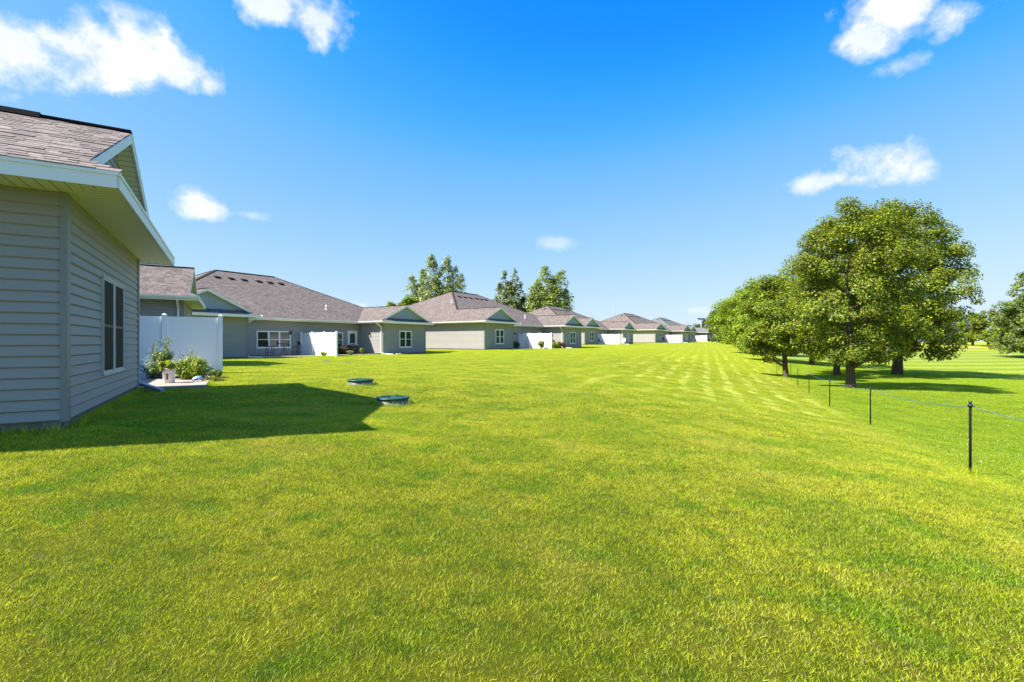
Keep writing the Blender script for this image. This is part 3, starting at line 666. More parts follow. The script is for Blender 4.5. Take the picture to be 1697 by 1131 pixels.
# ------------------------------------------------------------------ privacy fences
def fence(i, label, end=4.8, zb=0):
    d = HB[i]; ux, uy = d['u']; x, y = W2F(d, W_+6.0, .06); hgt = 1.88
    root = empty('privacy_fence', (x, y, d['zg']), math.atan2(-ux, uy), label=label, cat='fence', group='white vinyl patio fences between the duplex halves')
    n = 3; L_ = end-.1; sp = L_/n
    for j in range(n+1):
        xx = .065+j*sp; m = MB(); m.box((xx-.065, -.065, -.35), (xx+.065, .065, hgt+.02))
        m.hexa([(xx-.075,-.075,hgt+.022),(xx+.075,-.075,hgt+.022),(xx+.075,.075,hgt+.022),(xx-.075,.075,hgt+.022),(xx-.075,-.075,hgt+.04),(xx+.075,-.075,hgt+.04),(xx+.075,.075,hgt+.04),(xx-.075,.075,hgt+.04)])
        m.hexa([(xx-.07,-.07,hgt+.04),(xx+.07,-.07,hgt+.04),(xx+.07,.07,hgt+.04),(xx-.07,.07,hgt+.04),(xx-.012,-.012,hgt+.075),(xx+.012,-.012,hgt+.075),(xx+.012,.012,hgt+.075),(xx-.012,.012,hgt+.075)])
        m.build('post', vinyl, root)
    for j in range(n):
        a = .065+j*sp+.066; b = .065+(j+1)*sp-.066; m = MB()
        nb = 9; bw = (b-a)/nb
        for q in range(nb): m.box((a+q*bw+.003, -.011, .06), (a+(q+1)*bw-.003, .011, hgt-.16))
        m.box((a, -.007, .06), (b, .007, hgt-.16))
        m.build('panel', vinyl, root)
        for (z0, z1) in ((hgt-.17, hgt-.02), (.04, .19)):
            m = MB(); m.box((a, -.025, z0), (b, .025, z1)); m.build('rail', vinyl, root)
    return root
fence(0, 'white vinyl fence nearest the camera, behind the bucket and flower bed', 4.72)
fence(1, 'white vinyl fence beside the bar table patio, second nearest')
fence(2, 'sunlit white vinyl fence with a round yellow green shrub before it')
fence(3, 'white vinyl fence left of the satellite dish on the third duplex')
fence(4, 'white vinyl fence behind the lone chair on the next to last duplex')
fence(5, 'farthest white vinyl fence, at the last duplex of the row')

# ------------------------------------------------------------------ vegetation
def leaf_quads(P, Nrm, size, r, stretch=1.5):
    """kite shaped leaves at P facing roughly Nrm; two triangles folded a little along the midrib as one quad"""
    n = len(P); Nn = Nrm + r.normal(0, .45, (n, 3)); Nn /= np.linalg.norm(Nn, axis=1, keepdims=True)
    T = r.normal(0, 1, (n, 3)); T[:, 2] -= .35; T -= (T*Nn).sum(1, keepdims=True)*Nn; T /= np.linalg.norm(T, axis=1, keepdims=True)+1e-9
    Bn = np.cross(Nn, T); s = size*r.uniform(.6, 1.25, (n, 1))
    a = P - T*s*.5*stretch*.6; b = P + Bn*s*.45 + Nn*s*.10; c = P + T*s*.5*stretch; d = P - Bn*s*.45 + Nn*s*.10
    V = np.stack([a, b, c, d], 1).reshape(-1, 3); F = np.arange(4*n).reshape(-1, 4); return V, F
def leaf_colours(n, pal, r, per=4, cl=None):
    pal = np.array(pal); k = r.choice(len(pal), n, p=np.array([p_[3] for p_ in pal])/sum(p_[3] for p_ in pal)) if pal.shape[1] == 4 else r.integers(len(pal), size=n)
    c = pal[k][:, :3]*r.uniform(.7, 1.25, (n, 1))*.98
    if cl is not None: c = c*cl
    return np.repeat(c, per, 0)
MAPLE = [(.19,.235,.014,4), (.125,.18,.014,4), (.29,.32,.014,3), (.34,.29,.018,.35), (.045,.08,.014,2.6)]
BRIGHT = [(.21,.30,.012,4), (.15,.24,.012,3), (.31,.36,.015,2), (.08,.14,.012,1.2)]
POPLAR = [(.26,.33,.09,3), (.19,.25,.08,3), (.36,.42,.10,1.6), (.6,.62,.4,1), (.10,.15,.06,1.5)]
PINE = [(.12,.155,.065,4), (.09,.125,.06,3), (.18,.21,.07,1.5), (.06,.09,.045,2)]
def limb(mb, a, b, r0, r1, rr, bend=.12, n=5):
    a = Vector(a); b = Vector(b); L_ = (b-a).length; pts = []; rad = []
    off = Vector((rr.normal(), rr.normal(), abs(rr.normal())*.5))*L_*bend
    for i in range(n+1):
        f = i/n; pts.append(a.lerp(b, f) + off*math.sin(math.pi*f)); rad.append(r0*(1-f)+r1*f)
    mb.tube(pts, rad, 7, cap=False); return pts
def tree(name, label, x, y, h, crown, leaves, lsize, pal, seed, trunk_r=.2, z0=None, group=None, bark_=None, clumps=70, csize=.16, plumes=None, cat='tree', hollow=.55, rot=0, stems=1, gap=None, flat=.75):
    """crown: function(fraction of crown height 0..1) -> (radius, dx, dy); returns the Empty"""
    r = np.random.default_rng(seed); z0 = gz(x, y) if z0 is None else z0
    root = empty(name, (x, y, z0-.02), rot, label=label, cat=cat, group=group)
    cb, ct = crown['base'], h
    cen = []
    if plumes:
        for (pxo, pyo, zb, zt_, rad) in plumes:
            m = int(clumps*(zt_-zb)*rad/7)+8
            for q in range(m):
                f = r.uniform(0, 1); a = r.uniform(0, 2*math.pi); rr_ = rad*1.4*math.sin(math.pi*min(1, f*.82+.18))**.9*math.sqrt(r.uniform(.05, 1))
                k_ = .55+.45*f
                cen.append((pxo*k_+rr_*math.cos(a), pyo*k_+rr_*math.sin(a), zb+(zt_-zb)*f, min(rad, 2.6)*csize*(1.15-.4*f)*r.uniform(.7, 1.3)))
    else:
        k = 0
        while len(cen) < clumps and k < clumps*20:
            k += 1
            f = r.uniform(0, 1)**.9; a = r.uniform(0, 2*math.pi); R_, dx, dy = crown['fn'](f)
            R_ *= 1+.13*math.sin(3*a+seed)+.10*math.sin(5*a+7*f+seed)
            if r.uniform() > (R_/crown['max'])**1.2+.12: continue
            q = math.sqrt(r.uniform(hollow**2, 1)); z = cb+(ct-cb)*f
            if gap and (Vector((dx+R_*q*math.cos(a), dy+R_*q*math.sin(a), z))-Vector(gap[:3])).length < gap[3]: continue
            cen.append((dx+R_*q*math.cos(a)*.93, dy+R_*q*math.sin(a)*.93, z, crown['max']*csize*r.uniform(.65, 1.35)))
    cen = np.array(cen); nc = len(cen); wts = cen[:, 3]**2; k = r.choice(nc, leaves, p=wts/wts.sum())
    D = r.normal(0, 1, (leaves, 3)); D /= np.linalg.norm(D, axis=1, keepdims=True); q = r.uniform(0, 1, (leaves, 1))**.42
    off = D*q*cen[k, 3:4]; off[:, 2] *= flat; off[:, 2] -= .10*cen[k, 3]*(np.hypot(off[:, 0], off[:, 1])/cen[k, 3])
    P = cen[k, :3]+off
    mid = np.array([0, 0, cb+(ct-cb)*.4]); O = P-mid; O /= np.linalg.norm(O, axis=1, keepdims=True)+1e-9
    Nn = O*.5+D*.35+np.array([0, 0, .55]); V, F = leaf_quads(P, Nn, lsize, r)
    clt = r.uniform(.82, 1.2, nc)[k][:, None]
    np_mesh('crown', V, F, leafm, root, leaf_colours(leaves, pal, r, cl=clt))
    mb = MB(); rr = r; top = cb+(ct-cb)*.55; 
    prof = []
    lean = (r.normal()*.12, r.normal()*.12)
    nst = stems
    forks = []
    for s_ in range(nst):
        sx_, sy_ = (0, 0) if s_ == 0 else (r.uniform(-.6, .6)*crown['max']*.5, r.uniform(-.5, .5)*crown['max']*.5)
        z1 = top if s_ == 0 else cb+(ct-cb)*r.uniform(.35, .6)
        pts = [(0, 0, -.25), (0.0, 0, .04), (lean[0]*.2, lean[1]*.2, cb*.6), (lean[0]+sx_*.5, lean[1]+sy_*.5, (cb+z1)*.5), (lean[0]*1.5+sx_, lean[1]*1.5+sy_, z1)]
        f0 = 1 if s_ == 0 else .55
        rad = [trunk_r*1.5*f0, trunk_r*1.22*f0, trunk_r*f0, trunk_r*.62*f0, trunk_r*.18*f0]
        # smooth through extra points
        P2, R2 = [], []
        for a, b, ra, rb in zip(pts[:-1], pts[1:], rad[:-1], rad[1:]):
            for u in (0, .5): P2.append(tuple(np.array(a)*(1-u)+np.array(b)*u+np.array([r.normal()*.02, r.normal()*.02, 0])*(u > 0))); R2.append(ra*(1-u)+rb*u)
        P2.append(pts[-1]); R2.append(rad[-1]); mb.tube(P2, R2, 10, cap=False); forks += [(P2[j], R2[j]) for j in range(4, len(P2))]
    mb.build('trunk', bark_ or bark, root)
    lb = MB()
    for j in r.choice(nc, min(nc, 34), replace=False):
        c = cen[j]; best = min(forks, key=lambda fk: abs(fk[0][2]-(c[2]-.35*math.hypot(c[0], c[1])-.2)))
        pp = limb(lb, best[0], tuple(c[:3]), min(best[1]*.55, .09*trunk_r/.2), .012, r)
        for q in range(2):
            mm = int(r.choice(nc)); 
            c2 = cen[np.argsort(((cen[:, :3]-c[:3])**2).sum(1))[1+q]]; limb(lb, pp[3], tuple(c2[:3]), .02, .006, r, n=3)
    lb.build('limb', bark_ or bark, root, kind='stuff')
    return root
def egg(R, base, widest=.35, top=.25, dx=0, dy=0):
    def fn(f):
        g = (math.sin(math.pi*.5*min(1, (f+.12)/(widest+.12)))**.6) if f < widest else (math.cos(math.pi*.5*(f-widest)/(1-widest+.06)))**.5
        return (R*max(g, top*.3), dx*f, dy*f)
    return dict(base=base, fn=fn, max=R)

xt, yt = px2(1410, 25.9); near_tree = tree('maple_tree', 'big maple with a sparse upper left, its trunk just behind the rope fence', xt, yt, 9.8, egg(3.5, 1.6, .42, dx=.7), 78000, .098, MAPLE, 11, .21, clumps=150, csize=.20, group='maples beyond the rope fence', hollow=.45, gap=(-1.5,-1.8,7.2,1.1))
xt, yt = px2(1487, 40); tree('maple_tree', 'tallest maple with a thick dark trunk, rightmost of the big group', xt, yt, 13.8, egg(4.75, 1.6, .34), 80000, .15, MAPLE+BRIGHT[2:3], 23, .36, clumps=300, csize=.155, group='maples beyond the rope fence', hollow=.5)
xt, yt = px2(1302, 33.9); tree('maple_tree', 'low fork-trunked maple at the left of the big group, beside rope stakes', xt, yt, 7.0, egg(3.0, 1.25, .42), 40000, .115, BRIGHT+MAPLE, 37, .17, clumps=110, csize=.21, group='maples beyond the rope fence', stems=2, hollow=.45)
xt, yt = px2(1387, 37.8); tree('maple_tree', 'half hidden maple whose trunk shows just left of the nearest trunk', xt, yt, 9.6, egg(4.2, 1.7, .4), 26000, .16, MAPLE, 41, .22, clumps=100, csize=.2, group='maples beyond the rope fence')
xt, yt = px2(1345, 50); tree('maple_tree', 'shaded maple crown filling the gap behind the forked maple', xt, yt, 10.2, egg(4.4, 1.6, .4), 16000, .2, BRIGHT, 43, .22, clumps=80, csize=.2, group='maples beyond the rope fence')
rows = [(1272, 52, 8.6, 3.7, 'bright green tree just behind the forked maple, first of the receding row'),
        (1250, 66, 9.0, 3.9, 'second bright tree of the receding row along the lawn edge'),
        (1232, 84, 9.4, 4.3, 'third tree of the receding row, its crown touching the lawn'),
        (1216, 104, 9.4, 4.8, 'fourth tree of the receding row, a rounded mid green crown'),
        (1203, 126, 9.0, 4.2, 'fifth tree of the receding row, paler and looser than its neighbours'),
        (1192, 150, 9.4, 4.4, 'last tree of the receding row, grey green beside the far duplex')]
for i, (px, D, h, R_, lab) in enumerate(rows):
    xt, yt = px2(px, D); tree('willow_tree', lab, xt, yt, h, egg(R_, .35 if i > 1 else .8, .45), 13000 if i < 3 else 8000, .2 if i < 3 else .34, BRIGHT if i < 4 else PINE[:2]+BRIGHT[:2], 60+i, .16, group='trees in the row at the lawn edge', clumps=80, csize=.22, hollow=.4)
xt, yt = px2(1181, 215); tree('dark_tree', 'dark green tree top behind the farthest duplex roof', xt, yt, 11.5, egg(5.5, 1, .4), 5000, .5, PINE, 71, .2, clumps=50, csize=.22)
xt, yt = px2(1150, 240); tree('dark_tree', 'small round tree top showing over the farthest roof ridge', xt, yt, 8.8, egg(6, 1, .4), 4000, .5, PINE, 72, .2, clumps=50, csize=.22)
# poplars behind the houses
def plume(lst): return lst
xt, yt = px2(722, 130); _t = tree('poplar_tree', 'broad many-plumed poplar behind the long blank wall house, largest of three', xt, yt, 23.6, dict(base=5, fn=None, max=4), 60000, .38, POPLAR, 81, .45, bark_=bark_pale, group='poplars behind the houses', clumps=26, csize=.42,
     plumes=[(-6.6,0,4,19.2,2.4),(-3.6,1,4,21.3,2.4),(-1.0,-1,4,24.6,2.7),(3.2,0,4,24.4,2.5),(5.4,1,5,22.0,2.0),(7.0,-.5,4,19.6,2.2),(-5.0,2,3,15,3.6),(4,2,3,16,3.8),(0,0,2,18,4.4),(7.4,1,3,14,2.4),(-7.4,0,3,13,2.2)]); _t.scale = (1, 1, .955)
xt, yt = px2(844, 130); _t = tree('poplar_tree', 'narrow cone shaped dark poplar, middle of the three behind the houses', xt, yt, 20.2, dict(base=4, fn=None, max=3), 24000, (.38), POPLAR+PINE, 82, .3, bark_=bark_pale, group='poplars behind the houses', clumps=26, csize=.42,
     plumes=[(-1.3,0,3,20.2,1.7),(1.5,0,3,21.2,1.7),(-2.6,1,3,17,1.9),(3.0,0,3,17,1.8),(-3.4,0,3,13.5,1.9),(3.8,1,3,13,2.2),(0,0,2,17,3.0)]); _t.scale = (1, 1, .955)
xt, yt = px2(907, 130); _t = tree('poplar_tree', 'open rounded yellow green cottonwood, rightmost of the three behind the houses', xt, yt, 20.6, dict(base=4, fn=None, max=3), 30000, .40, BRIGHT[:3]+POPLAR, 83, .35, bark_=bark_pale, group='poplars behind the houses', clumps=22, csize=.46,
     plumes=[(-.6,0,5,21.6,2.9),(3.7,0,6,20.4,2.5),(-4.4,0,5,16,2.4),(5.0,0,5,15,2.6),(-2.4,1,5,18,2.6),(1.5,1,4,18,3.4),(-4.2,-1,3,12,2.8),(4.2,1,3,12,3.0)]); _t.scale = (1, 1, .955)
xt, yt = px2(655, 112); tree('bushy_tree', 'yellow green bushy tree top peeking over the stool patio house wing', xt, yt, 9.6, egg(4.2, 1, .4), 7000, .34, BRIGHT, 84, .2, clumps=50, csize=.24)
xt, yt = px2(681, 112); tree('bushy_tree', 'yellow bushy tree top at the foot of the broad poplar', xt, yt, 10.6, egg(3.8, 1, .4), 7000, .34, BRIGHT, 85, .2, clumps=50, csize=.24)
# golf course trees
xt, yt = px2(1712, 72); tree('pine_tree', 'tall loose grey green pine cut off by the right edge of the photo', xt, yt, 14.8, dict(base=2, fn=None, max=4), 36000, .22, PINE+BRIGHT, 91, .32, clumps=18, csize=.34,
     plumes=[(0,0,3,14.4,2.2),(-1.9,0,6,12.6,1.7),(-4.9,0,4.5,8.8,1.5),(-3.2,-1,4,11.2,1.6),(-5.8,0,3,6.4,1.2),(-3.2,-1,1,6,2.4),(-1.0,0,1,9,3.2),(2,0,2,12,3),(-4.6,-1,.8,3.6,1.8)])
for (px, D, h, R_, pal, lab, sd) in ((1638, 112, 8.0, 3.2, MAPLE, 'small round golf course tree with a clear trunk, darker of a pair', 92), (1612, 118, 7.6, 3.0, BRIGHT, 'small pale round tree on the golf course, left one of a pair', 93),
        (1590, 125, 6.4, 3.6, PINE, 'low dark tree at the maple crown edge far out on the golf course', 94), (1668, 100, 4.8, 2.2, BRIGHT, 'bright green low tree between the small tree and the tall pine', 95), (1560, 130, 8.0, 4, BRIGHT, 'far golf course tree behind the tallest maple', 96), (1682, 128, 9, 4.4, PINE, 'dark far tree behind the tall pine at the photo edge', 97)):
    xt, yt = px2(px, D); tree('golf_course_tree', lab, xt, yt, h, egg(R_, 1.5 if sd < 94 else .5, .45), 8000, .28, pal, sd, .24, clumps=60, csize=.23)

def shrub(name, label, x, y, z, rx, ry, h, n, size, pal, seed, stalks=0, cat='shrub', blobs=7, group=None, flowers=None, stretch=1.8):
    r = np.random.default_rng(seed); root = empty(name, (x, y, z), 0, label=label, cat=cat, group=group)
    cen = np.stack([r.uniform(-.55, .55, blobs)*rx, r.uniform(-.55, .55, blobs)*ry, r.uniform(.30, .72, blobs)*h], 1); cr = r.uniform(.36, .6, blobs)*min(rx, ry, h*.8)
    k = r.integers(blobs, size=n); D = r.normal(0, 1, (n, 3)); D /= np.linalg.norm(D, axis=1, keepdims=True)
    P = cen[k]+D*cr[k][:, None]*r.uniform(.2, 1, (n, 1))**.4*np.array([rx/min(rx, h), ry/min(rx, h), 1])**.5; P[:, 2] = np.clip(P[:, 2], .01, None)
    sm = MB(); PS = [P]
    for j in range(14+stalks):
        c = cen[j % blobs]; hh = h*r.uniform(1.0, 1.35) if j >= 14 else c[2]
        tip = (c[0]+r.normal()*rx*.18, c[1]+r.normal()*ry*.1, hh); limb(sm, (c[0]*.4, c[1]*.4, -.03), tip, .009, .003, r, .1, 4)
        if j >= 14:
            t_ = r.uniform(.5, 1, (26, 1)); q = np.array([c[0]*.4, c[1]*.4, 0])*(1-t_)+np.array(tip)*t_+r.normal(0, .035, (26, 3)); PS.append(q)
    P = np.concatenate(PS); N0 = np.concatenate([D, r.normal(0, 1, (len(P)-n, 3))])*.6+np.array([0, -.1, .7])
    V, F = leaf_quads(P, N0, size, r, stretch); np_mesh('foliage', V, F, leafm, root, leaf_colours(len(P), pal, r))
    sm.build('stem', bark, root)
    if flowers:
        fn_, fc = flowers; kk = r.choice(n, fn_); V, F = leaf_quads(P[kk]+D[kk]*.02, N0[kk], size*1.3, r, 1); np_mesh('flower', V, F, leafm, root, leaf_colours(fn_, fc, r))
    return root

# ------------------------------------------------------------------ beds and small things round the patios
D0, D1, D2, D3, D4 = HB[0], HB[1], HB[2], HB[3], HB[4]
SILVER = [(.24,.34,.29,3), (.17,.25,.22,3), (.36,.45,.40,1)]; LIME = [(.30,.39,.04,3), (.22,.31,.03,3), (.46,.50,.09,1.2), (.12,.19,.02,1.5)]
def gp(px, D): x, y = px2(px, D); return x, y, gz(x, y)
ZP = D0['zg']-.02
x, y = px2(247, 13.3); shrub('silver_shrub', 'silvery blue green shrub with tall wispy stalks against the nearest fence', x, y, ZP, .55, .45, .72, 2600, .035, SILVER, 101, stalks=8, flowers=(60, [(.5,.6,.65,1)]))
x, y = px2(268, 13.1); shrub('airy_plant', 'tall airy green plant standing between the silver shrub and the bucket', x, y, ZP, .36, .32, .98, 1800, .036, BRIGHT+SILVER[:1], 102, stalks=10)
x, y = px2(321, 13.0); shrub('garden_shrub', 'round yellow green shrub right of the white bucket, before the fence', x, y, ZP, .62, .42, .66, 6500, .042, LIME, 103, stalks=4, blobs=16)
x, y = px2(357, 14.3); shrub('low_plant', 'small dark green plant at the foot of the fence end post', x, y, ZP, .26, .2, .26, 900, .035, BRIGHT, 104)
x, y = px2(343, 12.6); shrub('ground_plant', 'low reddish brown seedlings on the bare soil beside the silver lamp', x, y, ZP+.02, .3, .14, .12, 300, .03, [(.22,.10,.04,2),(.15,.16,.03,2)], 105, blobs=5)
# soil bed
m = MB(); a = np.linspace(0, 2*math.pi, 25)[:-1]; r0 = np.random.default_rng(5)
cx, cy = px2(300, 13.7); pts = [(cx+1.25*math.cos(t)*(1+.08*r0.normal())*1.0, cy+.75*math.sin(t)*(1+.08*r0.normal())) for t in a]
for i in range(24):
    p, q = pts[i], pts[(i+1) % 24]; m.face([(cx, cy, ZP+.10), (p[0], p[1], gz(*p)+.02), (q[0], q[1], gz(*q)+.02)])
m.build('soil_bed', soil, kind='structure')
# bucket
bx, by = px2(280, 11.75); bz = D0['zg']+.046
b = empty('bucket', (bx, by, bz), 0, label='white plastic bucket with a printed label, plant growing out of its top', cat='bucket')
m = MB(); m.lathe([(0,.002),(.128,.002),(.132,.01),(.146,.30),(.150,.302),(.150,.315),(.146,.317),(.147,.345),(.153,.347),(.153,.372),(.141,.372),(.139,.31),(0,.31)], n=28); b.scale = (.9,.9,.97); m.build('shell', bucket_m, b)
m = MB(); m.smooth = True
def onb(a, z, o=.002): R_ = .132+(.146-.132)*(z-.01)/.29+o; return (R_*math.sin(a), -R_*math.cos(a), z)
A = [.18+.05*j for j in range(7)]
for q in range(6): m.face([onb(A[q], .09), onb(A[q+1], .09), onb(A[q+1], .235), onb(A[q], .235)])
m.build('printed_label', label_m, b)
m = MB()
for (z0, z1) in ((.205,.228),(.105,.118)):
    for q in range(6): m.face([onb(A[q], z0, .004), onb(A[q+1], z0, .004), onb(A[q+1], z1, .004), onb(A[q], z1, .004)])
for q in range(2, 5): m.face([onb(A[q], .135, .004), onb(A[q+1], .135, .004), onb(A[q+1], .19, .004), onb(A[q], .19, .004)])
m.build('printed_text', label_d, b)
m = MB(); m.tube([(.158*math.cos(t), -.158*math.sin(t)*.9, .335-.16*math.sin(t)) for t in np.linspace(0, math.pi, 14)], .0028, 5); m.build('handle', zinc, b)
shrub('bucket_plant', 'yellow green leafy plant spilling over the rim of the white bucket', bx-.01, by, bz+.30, .21, .19, .26, 900, .05, LIME[:3], 106)
# silver lamp head in the bed
lx, ly = px2(327, 12.2)
l = empty('garden_lamp', (lx, ly, ZP+.10), .4, label='small silver garden lamp lying in the bed below the round shrub', cat='lamp')
m = MB(); m.smooth = True
for i in range(8):
    for j in range(16):
        def sp(i, j): th = math.pi/2*i/8; ph = 2*math.pi*j/16; v = Vector((.13*math.cos(ph)*math.cos(th), .10*math.sin(ph)*math.cos(th), .10*math.sin(th))); v.rotate(Matrix.Rotation(-.35, 3, 'Y')); return v+Vector((0, 0, .0))
        m.face([sp(i,j), sp(i,j+1), sp(i+1,j+1), sp(i+1,j)] if i < 7 else [sp(i,j), sp(i,j+1), sp(8,0)])
m.build('shell', chrome, l); m = MB(); m.tube([(.1,0,-.02),(.17,0,-.04),(.24,.02,-.08)], .012, 6); m.box((-.04,-.108,.0),(.04,-.10,.03)); m.build('stake', black, l)

def lid(px, D, label, hgt=.135, R_=.31, flush=False):
    x, y = px2(px, D); z = gz(x, y)-.01
    o = empty('septic_riser' if not flush else 'flush_cover', (x, y, z), .3, label=label, cat='riser cover', group='round green septic riser covers in the lawn')
    if flush:
        m = MB(); m.lathe([(R_+.1,-.1),(R_+.1,.025),(R_,.03)], n=30); m.build('rim', riser_m, o)
        m = MB(); m.lathe([(R_-.002,.03),(R_*.9,.04),(0,.045)], n=30); m.build('lid', black, o); return
    m = MB(); m.lathe([(R_+.05,-.06),(R_+.045,.014),(R_+.015,.022),(R_-.005,.03),(R_-.012,hgt-.035),(R_-.03,hgt-.034)], n=40); m.build('rim', riser_m, o)
    m = MB(); m.lathe([(R_-.02,hgt-.034),(R_+.012,hgt-.034),(R_+.014,hgt-.006),(R_-.01,hgt),(R_-.05,hgt+.004),(R_-.06,hgt),(0,hgt+.018)], n=40)
    for q in range(12):
        t = q*math.pi/6; c_, s_ = math.cos(t), math.sin(t); m.beam((c_*.07, s_*.07, hgt+.017), (c_*(R_-.07), s_*(R_-.07), hgt+.004), .012, .008)
    m.build('lid', green_lid, o)
    for q in range(6):
        m = MB(); t = q*math.pi/3+.2; m.lathe([(.014,0),(.013,.008),(0,.01)], ((R_-.028)*math.cos(t), (R_-.028)*math.sin(t), hgt+.001), 6); m.build('bolt', black, o)
lid(651, 9.45, 'green round cover on a grey riser, nearest, half in the house shadow')
lid(597.5, 12.15, 'green round cover on a grey riser, in full sun beyond the house shadow')
lid(575, 28.5, 'dark flat cover far out in the lawn before the stool patio', R_=.26, flush=True)
lid(541, 29.5, 'pale flat cover barely showing in the lawn left of the dark one', R_=.24, flush=True)

def bar_table(x, y, z, rz):
    o = empty('bar_table', (x, y, z), rz, label='tall dark bar table between two stools below the wide window', cat='table')
    m = MB(); m.lathe([(0,.93),(.36,.93),(.38,.945),(.38,.965),(.36,.975),(0,.978)], n=28); m.build('tabletop', darkbrown, o)
    for q in range(4):
        t = math.pi/4+q*math.pi/2; c_, s_ = math.cos(t), math.sin(t); m = MB()
        m.tube([(c_*.2,s_*.2,.93),(c_*.13,s_*.13,.6),(c_*.15,s_*.15,.35),(c_*.3,s_*.3,.0)], .018, 7); m.build('leg', black, o)
    m = MB(); m.lathe([(.13,.5),(.14,.51),(.14,.53),(.13,.54)], n=20); m.build('ring', black, o)
def stool(x, y, z, rz, label):
    o = empty('bar_stool', (x, y, z), rz, label=label, cat='stool', group='bar stools at the patio table')
    m = MB(); m.box((-.2,-.2,.70),(.2,.2,.725)); m.box((-.185,-.185,.726),(.185,.185,.755)); m.build('seat', darkbrown, o)
    m = MB(); m.box((-.19,.185,.84),(.19,.205,1.12)); m.build('backrest', darkbrown, o)
    for (a, b_) in ((-1,-1),(1,-1),(1,1),(-1,1)):
        m = MB(); pts = [(a*.19,b_*.19,.70),(a*.24,b_*.25,0)]
        if b_ > 0: pts = [(a*.2,.2,1.14)]+pts
        m.tube(pts, .019, 6); m.build('leg', black, o)
    m = MB()
    for (a, b_, c, d) in ((-.22,-.22,.22,-.22),(.22,-.22,.22,.23),(.22,.23,-.22,.23),(-.22,.23,-.22,-.22)): m.tube([(a,b_,.28),(c,d,.28)], .011, 6)
    m.build('footrest', black, o)
rz1 = math.atan2(D1['u'][1], D1['u'][0]); zp1 = D1['zg']+.046
x, y = W2F(D1, W_+3.7, 1.5); bar_table(x, y, zp1, rz1)
x, y = W2F(D1, W_+2.6, 1.45); stool(x, y, zp1, rz1+1.4, 'dark bar stool left of the bar table, its back to the downspout')
x, y = W2F(D1, W_+4.75, 1.55); stool(x, y, zp1, rz1-1.5, 'dark bar stool right of the bar table, nearer the white fence')
x, y = W2F(D1, W_+5.6, 3.75); shrub('small_plant', 'little yellow green plant in the grass beside the stool patio', x, y, gz(x, y), .28, .22, .38, 500, .07, LIME, 110)
def pot(name, label, x, y, z, R_, h, m_, n, pal, sz, seed, fh=.4, fr=1.3, cat='planter'):
    o = empty(name, (x, y, z), 0, label=label, cat=cat)
    m = MB(); m.lathe([(0,0),(R_*.72,0),(R_*.98,h*.86),(R_*1.06,h*.86),(R_*1.06,h),(R_*.92,h),(R_*.9,h*.85),(0,h*.85)], n=20); m.build('pot', m_, o)
    r = np.random.default_rng(seed); D = r.normal(0, 1, (n, 3)); D /= np.linalg.norm(D, axis=1, keepdims=True); P = D*np.array([R_*fr, R_*fr, fh*.5])*r.uniform(.3, 1, (n, 1))+np.array([0, 0, h+fh*.35])
    V, F = leaf_quads(P, D, sz, r); np_mesh('foliage', V, F, leafm, o, leaf_colours(n, pal, r))
BROWNS = [(.22,.11,.05,3),(.12,.06,.03,3),(.30,.22,.08,1),(.10,.12,.03,1)]
x, y = W2F(D1, W_+8.9, 1.7); pot('flower_planter', 'wide dark planter of rust brown flowers beside the fence end', x, y, zp1, .38, .38, darkbrown, 1500, BROWNS, .06, 111, .42, 1.35)
x, y = W2F(D1, W_+8.7, 3.0); pot('flower_pot', 'low grey green potted plant before the rust brown planter', x, y, D1['zg']+.05, .2, .18, trim_grey, 600, SILVER+BRIGHT, .05, 112, .22, 1.6, 'flower pot')
x, y = W2F(D1, W_+10.2, 2.6); pot('flower_pot', 'brown pot with a round green plant at the patio edge', x, y, zp1, .17, .26, terracotta, 600, BRIGHT, .05, 113, .34, 1.3, 'flower pot')
x, y = W2F(D1, W_+10.3, 1.2); o = empty('storage_cabinet', (x, y, zp1), rz1, label='dark low cabinet with a pale top beside the white door', cat='cabinet')
m = MB(); m.box((-.42,-.24,.05),(.42,.24,.78)); 
for a in (-.4, .34):
    for c in (-.22, .16): m.box((a,c,0),(a+.06,c+.06,.05))
m.build('body', darkbrown, o)
m = MB(); m.box((-.47,-.28,.781),(.47,.28,.82)); m.build('top', zinc, o)
for a in (-.2, .2):
    m = MB(); m.box((a-.18,-.252,.1),(a+.18,-.2402,.74)); dd = m.build('door', darkbrown, o); m = MB(); m.box((a*.2-.01,-.27,.4),(a*.2+.01,-.2525,.52)); m.build('handle', zinc, dd)
# splash blocks
x, y = W2F(D1, LEN-W_+.6, P_+1.3); o = MB(); o.box((-.16,-.35,0),(.16,.35,.05)); o.box((-.16,-.35,.05),(-.12,.35,.10)); o.box((.12,-.35,.05),(.16,.35,.10)); o.box((-.12,.31,.05),(.12,.35,.10))
o.build('splash_block', concrete, loc=(x, y, gz(x, y)+.01), rz=.5, label='small pale splash block under the downspout of the stool patio house', cat='splash block')
